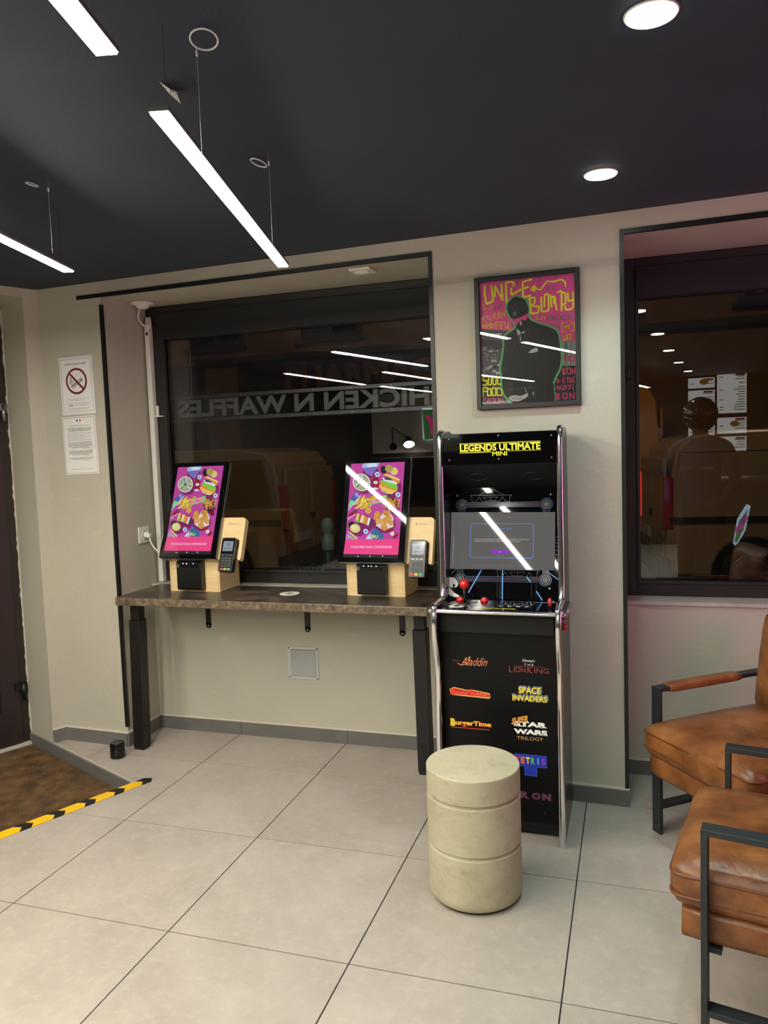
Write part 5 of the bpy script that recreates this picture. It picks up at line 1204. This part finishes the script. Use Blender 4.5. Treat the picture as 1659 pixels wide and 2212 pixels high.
for p, lb in (((1.60, -2.05), 'round recessed downlight just behind the camera'), ((1.74, -3.34), 'round recessed downlight, third from the window behind the camera'), ((1.90, -4.64), 'round recessed downlight in front of the menu boards'), ((2.08, -5.9), 'round recessed downlight nearest the rear wall')): downlight(p, lb)

# little loops of string and a scrap of paper left on the ceiling
def ring(loc, r, label, thr, tilt):
    t = thing('string_loop', label, 'string', (loc[0], loc[1], CH), 0)
    bm = bmesh.new(); tube(bm, [(r*math.cos(a), r*.75*math.sin(a), -.004-.010*(1+math.sin(a+tilt))) for a in [k*PI/12 for k in range(24)]], .0022, 6, closed=True)
    obj('loop', bm, mat('string_white', (210, 212, 216), .6), t)
    bm = bmesh.new(); tube(bm, [(thr[0], thr[1], 0), (thr[0], thr[1], -thr[2])], .0004, 5); tube(bm, [(thr[0], thr[1], -.02), (thr[0], thr[1], -.032)], .003, 6); obj('thread', bm, MATS['string_white'], t)
ring((.553, -1.075), .030, 'white string loop on the ceiling at the top, right of the corner light', (-.03, .02, .26), 0)
ring((.345, -.419), .024, 'white string loop with a thread above the long linear light', (.04, -.015, .26), 1)
ring((-.377, -.537), .020, 'white string loop with a thread on the ceiling at the left', (.035, .03, .22), 2)
bm = bmesh.new()
v = [bm.verts.new(p) for p in ((0, -.05, -.001), (.022, -.04, -.018), (.03, .03, -.010), (.012, .002, -.004), (.0, .04, -.016), (-.012, .01, -.002))]
f = bm.faces.new(v); bmesh.ops.solidify(bm, geom=[f], thickness=.0012)
tag(obj('paper_scrap', bm, M_PAPER, None, (.349, -.881, CH)), 'torn scrap of white paper stuck to the dark ceiling', 'paper')
# ================================================================== THE ROOM BEHIND THE CAMERA (seen in the reflections)
def board(name, x0, x1, z0, z1, label, seed, ad=False, grp='menu boards on the rear wall'):
    b = thing(name, label, 'menu board', ((x0+x1)/2, -6.838, (z0+z1)/2), 0, grp)
    W, H = (x1-x0)/2, (z1-z0)/2
    B('frame', mat('menu_red', (92, 26, 24), .5), b, (-W-.012, W+.012, 0, .010, -H-.012, H+.012), bev=.001)
    B('lit_panel', emit('menu_glow', (212, 214, 206), 2.2), b, (-W, W, .010, .012, -H, H))
    a = Art((0, .0122, 0), (-1, 0, 0), (0, 0, 1), 'dim'); rr = random.Random(seed)
    v = H-.05
    a.rect(-W+.02, H-.035, -W+.14, H-.012, (140, 30, 34), 1)
    while v > -H+.03:
        a.rect(-W+.02, v, -W+.02+rr.uniform(.4, .8)*W, v+.010, (60, 56, 56)); 
        if rr.random() < .6: a.rect(W-.08, v, W-.03, v+.010, (70, 66, 66))
        v -= .034
        if rr.random() < .3: v -= .02
    if ad: a.ell(-W*.2, H*.2, .06, .04, (200, 150, 60), 1)
    a.done('menu_print', b)
board('menu_board', 2.14, 2.48, 2.18, 2.32, 'small lit menu board on the rear wall, top left of the group', 1, True)
board('menu_board', 2.14, 2.48, 1.86, 2.15, 'lit menu board on the rear wall below the small one', 2)
board('menu_board', 2.51, 2.88, 1.82, 2.36, 'tallest lit menu board on the rear wall', 3)
board('menu_board', 2.14, 2.48, 1.40, 1.72, 'lit menu board on the rear wall, lower left of the group', 4)
board('menu_board', 2.51, 2.88, 1.54, 1.76, 'lit menu board on the rear wall, middle of the lower right', 5, True)
board('menu_board', 2.51, 2.88, 1.30, 1.50, 'lit menu board on the rear wall, lowest at the right', 6)

wl = thing('wall_lamp', 'swing-arm brown wall lamp glowing on the pale rear wall', 'lamp', (-2.16, -6.82, 1.53))
bm = bmesh.new(); lathe(bm, [(.06, -.03), (.06, 0)], 24, (0, 0, 0), axis='y'); obj('wall_plate', bm, M_BROWN, wl)
bm = bmesh.new(); tube(bm, [(0, .03, 0), (.02, .10, .30), (.26, .16, .14)], .009, 8); obj('arm', bm, M_BROWN, wl)
bm = bmesh.new(); lathe(bm, [(.085, -.07), (.078, -.03), (.05, .03), (.028, .08), (.0, .085)], 24, (0, 0, 0)); lathe(bm, [(.082, -.072), (0, -.071)], 24, mi=1)
bm.transform(Matrix.Translation((.30, .18, .08)) @ Matrix.Rotation(R(38), 4, 'X') @ Matrix.Rotation(R(-14), 4, 'Y')); obj('lamp_shade', bm, [M_BROWN, emit('bulb_glow', (1, .93, .8), 30)], wl)
lamp('wall_lamp_light', 'SPOT', (-1.85, -6.64, 1.54), 60, (1, .9, .75), (-1.93, -6.84, 1.2), spot_size=R(150), spot_blend=.8, shadow_soft_size=.05)

# backlit pink sign on the rear wall and the one on the right wall
ns = thing('backlit_sign', 'pink, yellow and green shop sign with a white halo on the rear wall', 'sign', (-1.25, -6.80, 1.86))
B('halo', emit('halo_glow', (.80, 1.0, .98), 3.0), ns, (-.42, .46, 0, .008, -.24, .24), bev=.003)
a = Art((0, .012, 0), (-1, 0, 0), (0, 0, 1), 'lit'); a.poly([(-.44, -.2), (.40, -.24), (.42, .22), (-.46, .20)], (60, 110, 60)); a.text('BUMPY', -.02, -.02, .30, (214, 50, 120), 1, w=.80, bold=.07); a.text('UNCLE', -.18, .17, .07, (230, 216, 50), 1, w=.34, bold=.04)
a.done('lettering', ns)
ns2 = thing('neon_sign', 'glowing pink neon sign on the right wall, outside the view', 'sign', (XR, -.75, 1.62))
B('backing', M_MATTE, ns2, (-.02, 0, -.55, .55, -.28, .28), bev=.003)
bm = bmesh.new(); tube(bm, [(-.035, .5*math.cos(t), .22*math.sin(t)) for t in [k*PI/20 for k in range(40)]], .008, 8, closed=True); obj('neon_tube', bm, emit('neon_pink', (1, .15, .5), 9), ns2)
a = Art((-.036, 0, 0), (0, -1, 0), (0, 0, 1), 'lit'); a.text('BUMPY', 0, 0, .16, (240, 80, 150), 1, w=.7, bold=.02); a.done('lettering', ns2)

ct = thing('service_counter', 'dark service counter at the back of the room', 'counter', (2.55, -4.35, 0))
B('body', mat('counter_front', (30, 27, 30), .5), ct, (-.55, .68, -.25, .25, 0, 1.02), bev=.004)
B('worktop', mat('counter_top', (80, 74, 68), .35), ct, (-.58, .69, -.28, .28, 1.0205, 1.055), bev=.004)
a = Art((-.05, .2505, .56), (-1, 0, 0), (0, 0, 1), 'lit'); a.poly([(.07, -.23), (-.02, -.06), (-.07, .20), (-.03, .22), (.06, .06), (.10, -.20)][::-1], (190, 226, 250)); a.poly([(.065, -.19), (-.005, -.05), (-.045, .17), (.04, .04), (.085, -.17)][::-1], (60, 120, 50), 1); a.text('BUMPY', .02, .0, .06, (180, 50, 150), 2, w=.22, bold=.05, rot=-1.1); a.done('lit_logo', ct)
pl_ = thing('pendant_lamp', 'small pendant lamp glowing above the service counter', 'lamp', (2.95, -4.35, CH))
bm = bmesh.new(); tube(bm, [(0, 0, 0), (0, 0, -.42)], .004, 6); lathe(bm, [(.12, -.50), (.03, -.42), (0, -.415)], 24); lathe(bm, [(.115, -.498), (0, -.497)], 24, mi=1); obj('shade', bm, [M_BLACK, emit('pendant_glow', (1, .8, .5), 6)], pl_)

# ================================================================== THE STREET
bm = bmesh.new(); box(bm, -14, 14, 1.25, 3.0, -.30, -.14); box(bm, -14, 14, 3.0, 9.2, -.40, -.26); box(bm, -14, 14, 9.2, 11.0, -.30, -.14)
st_ = obj('ground', bm, mat('asphalt', (52, 50, 48), .8, c2=(40, 39, 38), scale=20)); struct(st_)
bd = thing('street_building', 'dim ochre building with a pharmacy across the street', 'building', (0, 11.0, -.15))
M_OCH = mat('ochre_render', (140, 100, 64), .8, c2=(124, 90, 58), scale=2)
M_DKS = mat('dark_shopfront', (22, 24, 26), .5)
B('facade', M_OCH, bd, (-14, 14, 0, .4, 3.42, 9.0))
B('shopfront', M_DKS, bd, (-14, -6.6, .02, .4, 0, 3.42), (-5.9, 1.4, .02, .4, 0, 3.42), (4.1, 14, .02, .4, 0, 3.42))
B('pier', M_OCH, bd, (-6.6, -5.9, 0, .4, 0, 3.42)); B('pier', M_OCH, bd, (1.4, 4.1, 0, .4, 0, 3.42))
B('cornice', mat('cornice', (60, 54, 48), .8), bd, (-14, 14, -.18, 0, 3.40, 3.52), bev=.01)
for x in (-8.6, -6.3, -3.9, -1.0, .9, 3.6, 5.6):
    f = B('window', mat('shutter', (34, 36, 42), .5), bd, (x-.6, x+.6, -.05, .001, 3.75, 6.0), bev=.01)
    B('pane', M_GLOSSB, f, (x-.5, x-.04, -.056, -.05, 3.85, 5.9), (x+.04, x+.5, -.056, -.05, 3.85, 5.9))
    B('sill', MATS['cornice'], f, (x-.68, x+.68, -.16, -.051, 3.66, 3.74), bev=.008)
B('fascia', mat('fascia', (40, 36, 34), .6), bd, (-5.85, 1.3, -.06, .019, 2.76, 3.36), bev=.01)
a = Art((0, -.0605, 0), (1, 0, 0), (0, 0, 1)); 
a.text('PHARMACIE', -3.15, 3.06, .40, (112, 82, 62), 0, w=3.4, bold=.05); a.done('shop_letters', bd)

TL = mat('tail_red', (150, 16, 14), .15, coat=.4)
def van(label, loc, rot, body, tail, name='van'):
    v = thing(name, label, 'van', loc, rot)
    MB_ = mat('van_paint_%d' % body[0], body, .3, coat=.3)
    prof = [(.02, .32), (.0, .60), (.03, 1.15), (.10, 1.62), (.24, 1.76), (.55, 1.82), (2.5, 1.82), (2.95, 1.72), (3.45, 1.16), (3.95, 1.02), (4.22, .88), (4.28, .55), (4.24, .30)]
    def arch(cx): return [(cx+.40*math.cos(t), .30+.40*math.sin(t)) for t in [k*PI/10 for k in range(11)]]
    out = prof+arch(3.5)+arch(.85)
    bm = bmesh.new(); prism(bm, out, 0, 1.72, 'xz', bev=.03); obj('body', bm, MB_, v)
    B('underbody', M_MATTE, v, (.1, 4.1, .12, 1.60, .24, .80), bev=.02)
    for x in (.85, 3.5):
        for y, s in ((.02, 1), (1.70, -1)):
            bm = bmesh.new(); c = (x, y+.10*s, .30)
            lathe(bm, [(.30, -.10), (.31, -.09), (.31, .09), (.30, .10)], 32, c, axis='y'); w = obj('wheel', bm, mat('tyre', (12, 12, 12), .7), v)
            bm = bmesh.new(); lathe(bm, [(.20, .0), (.19, .012), (.12, .006), (.04, .016), (0, .016)], 24, (x, y-.001 if s > 0 else y-.0, .30), axis='y'); obj('hub_cap', bm, mat('hub_grey', (90, 88, 84), .4, .6), w)
            bm = bmesh.new(); tube(bm, [(x+.215*math.cos(t), y-.006*s, .30+.215*math.sin(t)) for t in [k*PI/14 for k in range(28)]], .008, 6, closed=True); obj('rim', bm, M_STEEL, w)
    G = mat('van_glass', (10, 11, 13), .06)
    B('rub_strip', M_MATTE, v, (.04, 2.4, -.012, .002, .86, .93), (.04, 2.4, 1.718, 1.732, .86, .93), bev=.004)
    bm = bmesh.new(); prism(bm, [(2.1, 1.18), (2.1, 1.66), (2.62, 1.66), (3.15, 1.18)], -.006, .004, 'xz'); prism(bm, [(2.1, 1.18), (2.1, 1.66), (2.62, 1.66), (3.15, 1.18)], 1.716, 1.726, 'xz'); obj('side_window', bm, G, v)
    B('sliding_door_seam', M_MATTE, v, (1.24, 1.25, -.002, .003, .38, 1.7), (2.04, 2.05, -.002, .003, .38, 1.7), (.16, 2.5, -.003, .003, 1.60, 1.606))
    r = B('rear_door', mat('van_door_%d' % body[0], tuple(min(255, int(c*1.02)) for c in body), .3), v, (-.012, .03, .10, .85, .50, 1.55), (-.012, .03, .87, 1.62, .50, 1.55), bev=.01)
    B('hinge', M_STEEL, r, (-.03, -.011, .06, .14, 1.40, 1.45), (-.03, -.011, .06, .14, .70, .75), bev=.004); B('handle', M_MATTE, r, (-.03, -.011, .80, .92, .88, .96), bev=.005)
    pt_ = B('number_plate', mat('plate', (170, 170, 160), .5), v, (-.030, -.012, .95, 1.45, .62, .73), bev=.003)
    B('rear_bumper', M_MATTE, v, (-.08, .12, .0, 1.72, .28, .50), bev=.02)
    for y in (.012, 1.61):
        B('tail_light', tail if y > 1 else TL, v, (-.020, .08, y-.018, y+.105, .80, 1.36), bev=.012)
    bm = bmesh.new(); lathe(bm, [(.075, 0), (.075, .006), (.06, .008), (0, .008)], 20, (1.45, .0, 1.02), axis='y'); obj('fuel_cap', bm, MB_, v)
    B('door_handle', M_MATTE, v, (1.10, 1.20, -.02, .001, .98, 1.02), bev=.004)
    return v
TL = mat('tail_red', (150, 16, 14), .15, coat=.4); TLL = emit('tail_red_lit', (1.0, .04, .02), .5)
van('cream panel van parked across the left window with its rear to the right', (-2.67, 7.72, -.26), PI, (150, 124, 82), TL)
van('cream panel van parked across the right window with a lit red tail light', (1.72, 6.0, -.26), .13, (150, 130, 98), TLL)
vc = van('tall yellow van far behind, seen at the left edge of the right window', (1.80, 10.6, -.26), PI, (206, 140, 30), TL); vc.scale = (.78, .9, 1.42)

bo = thing('street_bollard', 'white-topped green street bollard beyond the left window', 'bollard', (-.92, 3.1, -.14))
bm = bmesh.new(); lathe(bm, [(.05, 0), (.05, .82), (.042, .84)], 20); obj('post', bm, mat('bollard_green', (36, 62, 48), .4), bo)
bm = bmesh.new(); lathe(bm, [(.045, .84), (.05, .85), (.05, .93), (.03, .97), (.03, .98), (.046, .99), (.046, 1.06), (.03, 1.09), (0, 1.10)], 20); obj('cap', bm, mat('bollard_white', (150, 176, 160), .4), bo)
def bistro(label, loc, rot):
    c = thing('bistro_chair', label, 'chair', loc, rot, 'street terrace chairs')
    for x in (-.18, .18):
        for y in (-.18, .18):
            bm = bmesh.new(); tube(bm, [(x*1.15, y*1.15, 0), (x, y, .44)], .008, 6); obj('leg', bm, M_STEEL, c)
    B('seat', mat('seat_dark', (40, 40, 42), .5), c, (-.2, .2, -.2, .2, .44, .455), bev=.005)
    bm = bmesh.new(); tube(bm, smooth_path([(-.18, .18, .45), (-.19, .22, .70), (-.14, .24, .84), (.14, .24, .84), (.19, .22, .70), (.18, .18, .45)], 6), .008, 6)
    for k in range(5): tube(bm, [(-.12+k*.06, .19, .46), (-.11+k*.055, .24, .83)], .004, 5)
    obj('backrest', bm, M_STEEL, c)
bistro('dark metal terrace chair outside beside the bollard', (-.62, 2.5, -.14), 2.6); bistro('dark metal terrace chair outside behind the right kiosk', (.02, 2.6, -.14), 3.4)

# sign band across the left window, read from the street
sb = thing('window_sign', 'dark sign band across the left window with reversed cut-out lettering', 'sign', (-.26, 1.16, 1.735))
B('rail', M_BLACK, sb, (-.80, .84, -.012, .012, .050, .072), (-.80, .84, -.012, .012, -.072, -.050), bev=.002)
bm = bmesh.new()
a = Art((0, .0, 0), (-1, 0, 0), (0, 0, 1), step=0); a.n = Vector((0, 1, 0))
a.text('CHICKEN N WAFFLES', -.05, 0, .094, (66, 68, 70), 0, w=1.54, bold=.035)
me_o = a.done('letters', sb)
md = me_o.modifiers.new('thick', 'SOLIDIFY'); md.thickness = .006
for k in range(8): 
    bm = bmesh.new(); lathe(bm, [(.003, 0), (.002, .001)], 8, (-.75+k*.21, -.012, .061), axis='y'); lathe(bm, [(.003, 0), (.002, .001)], 8, (-.75+k*.21, -.012, -.061), axis='y'); obj('screw', bm, M_STEEL, sb)
B('bracket', M_BLACK, sb, (-.81, -.80, -.012, .012, -.072, .072), (.84, .85, -.012, .012, -.072, .072))
# something teal standing outside the door
cr = thing('plastic_crate', 'teal plastic crate outside behind the glazed door', 'crate', (*along(P3, .42, -.45), -.14), .4)
B('crate_body', mat('teal_plastic', (30, 120, 122), .4), cr, (-.22, .22, -.15, .15, .0, .012), (-.22, -.205, -.15, .15, .012, .34), (.205, .22, -.15, .15, .012, .34), (-.205, .205, -.15, -.135, .012, .34), (-.205, .205, .135, .15, .012, .34), bev=.003)
B('rim', mat('teal_rim', (70, 160, 160), .4), cr, (-.235, -.204, -.165, .165, .34, .36), (.204, .235, -.165, .165, .34, .36), (-.204, .204, -.165, -.134, .34, .36), (-.204, .204, .134, .165, .34, .36), bev=.003)
# ================================================================== THE COURIER (seen only as a reflection in the right window)
def courier():
    t = thing('person', 'person in a blue jacket and dark helmet reflected in the right window', 'person', (1.90, -1.72, 0), R(200))
    V, E, Rr = [], [], []
    def add(p, r, parent=None):
        V.append(p); Rr.append(r); i = len(V)-1
        if parent is not None: E.append((parent, i))
        return i
    pel = add((0, 0, .95), (.15, .11)); wst = add((0, .005, 1.10), (.145, .10), pel); chs = add((0, 0, 1.30), (.17, .115), wst); nk0 = add((0, .01, 1.44), (.10, .08), chs)
    nk = add((0, -.005, 1.50), (.055, .055), nk0); hd = add((0, -.02, 1.60), (.075, .09), nk); add((0, -.02, 1.70), (.07, .08), hd)
    for s in (-1, 1):
        hp = add((s*.10, 0, .88), (.095, .095), pel); kn = add((s*.115, -.02, .50), (.062, .062), hp); an = add((s*.125, .01, .10), (.045, .045), kn); hl = add((s*.125, .0, .045), (.045, .04), an); add((s*.14, -.15, .035), (.042, .03), hl)
        sh = add((s*.19, .0, 1.41), (.068, .07), nk0); el = add((s*.25, .03, 1.14), (.048, .048), sh); wr = add((s*.20, -.16, 1.00), (.032, .032), el)
        pm = add((s*.175, -.235, 1.01), (.036, .020), wr)
        for k, (dx, L) in enumerate(((-.027, .062), (-.009, .072), (.010, .068), (.027, .054))):
            a = add((s*.175+dx, -.275, 1.012), (.0095, .0095), pm); b = add((s*.175+dx, -.275-L*.55, 1.004), (.009, .009), a); add((s*.175+dx, -.275-L*.8, .985), (.008, .008), b)
        th = add((s*.175-s*.038, -.225, 1.015), (.011, .011), pm); add((s*.175-s*.052, -.262, 1.012), (.0095, .0095), th)
    me = bpy.data.meshes.new('body'); me.from_pydata(V, E, []); o = bpy.data.objects.new('body', me); COL.objects.link(o); o.parent = t
    sk = o.modifiers.new('skin', 'SKIN'); sk.use_smooth_shade = True
    for v, r in zip(me.skin_vertices[0].data, Rr): v.radius = r
    me.skin_vertices[0].data[0].use_root = True
    ss = o.modifiers.new('subsurf', 'SUBSURF'); ss.levels = 2; ss.render_levels = 2
    m, nt, b = nodes('clothes'); tc = N(nt, 'ShaderNodeTexCoord'); sx = N(nt, 'ShaderNodeSeparateXYZ'); nt.links.new(tc.outputs['Object'], sx.inputs[0])
    mr = N(nt, 'ShaderNodeMath', operation='MULTIPLY'); mr.inputs[1].default_value = .5; nt.links.new(sx.outputs['Z'], mr.inputs[0])
    cr = N(nt, 'ShaderNodeValToRGB'); cr.color_ramp.interpolation = 'CONSTANT'; e = cr.color_ramp.elements
    e[0].color = lin((20, 20, 22)); e[0].position = 0; e[1].position = .045; e[1].color = lin((20, 21, 26))
    for p, c in ((.475, (14, 30, 62)), (.745, (120, 88, 70))): k = e.new(p); k.color = lin(c)
    nt.links.new(mr.outputs[0], cr.inputs[0]); nt.links.new(cr.outputs[0], b.inputs['Base Color']); b.inputs['Roughness'].default_value = .7
    me.materials.append(m)
    bm = bmesh.new(); bmesh.ops.create_uvsphere(bm, u_segments=28, v_segments=18, radius=1, matrix=Matrix.Translation((0, -.01, 1.665)) @ Matrix.Diagonal((.128, .155, .135, 1)))
    for v in bm.verts:
        if v.co.z < 1.60 and v.co.y < -.02: v.co.z = 1.60
    h = obj('helmet', bm, mat('helmet_shell', (70, 60, 48), .15, coat=.8), t, smooth=True)
    bm = bmesh.new(); bmesh.ops.create_uvsphere(bm, u_segments=24, v_segments=12, radius=1, matrix=Matrix.Translation((0, -.03, 1.625)) @ Matrix.Diagonal((.118, .150, .075, 1)))
    bmesh.ops.bisect_plane(bm, geom=bm.verts[:]+bm.edges[:]+bm.faces[:], plane_co=(0, -.06, 0), plane_no=(0, 1, 0), clear_outer=True)
    obj('visor', bm, mat('visor_dark', (12, 12, 14), .05), h, smooth=True)
    for s in (-1, 1): B('reflective_stripe', mat('stripe_grey', (90, 92, 94), .4), t, (s*.03, s*.13, -.128, -.116, 1.24, 1.262), bev=.002)
courier()
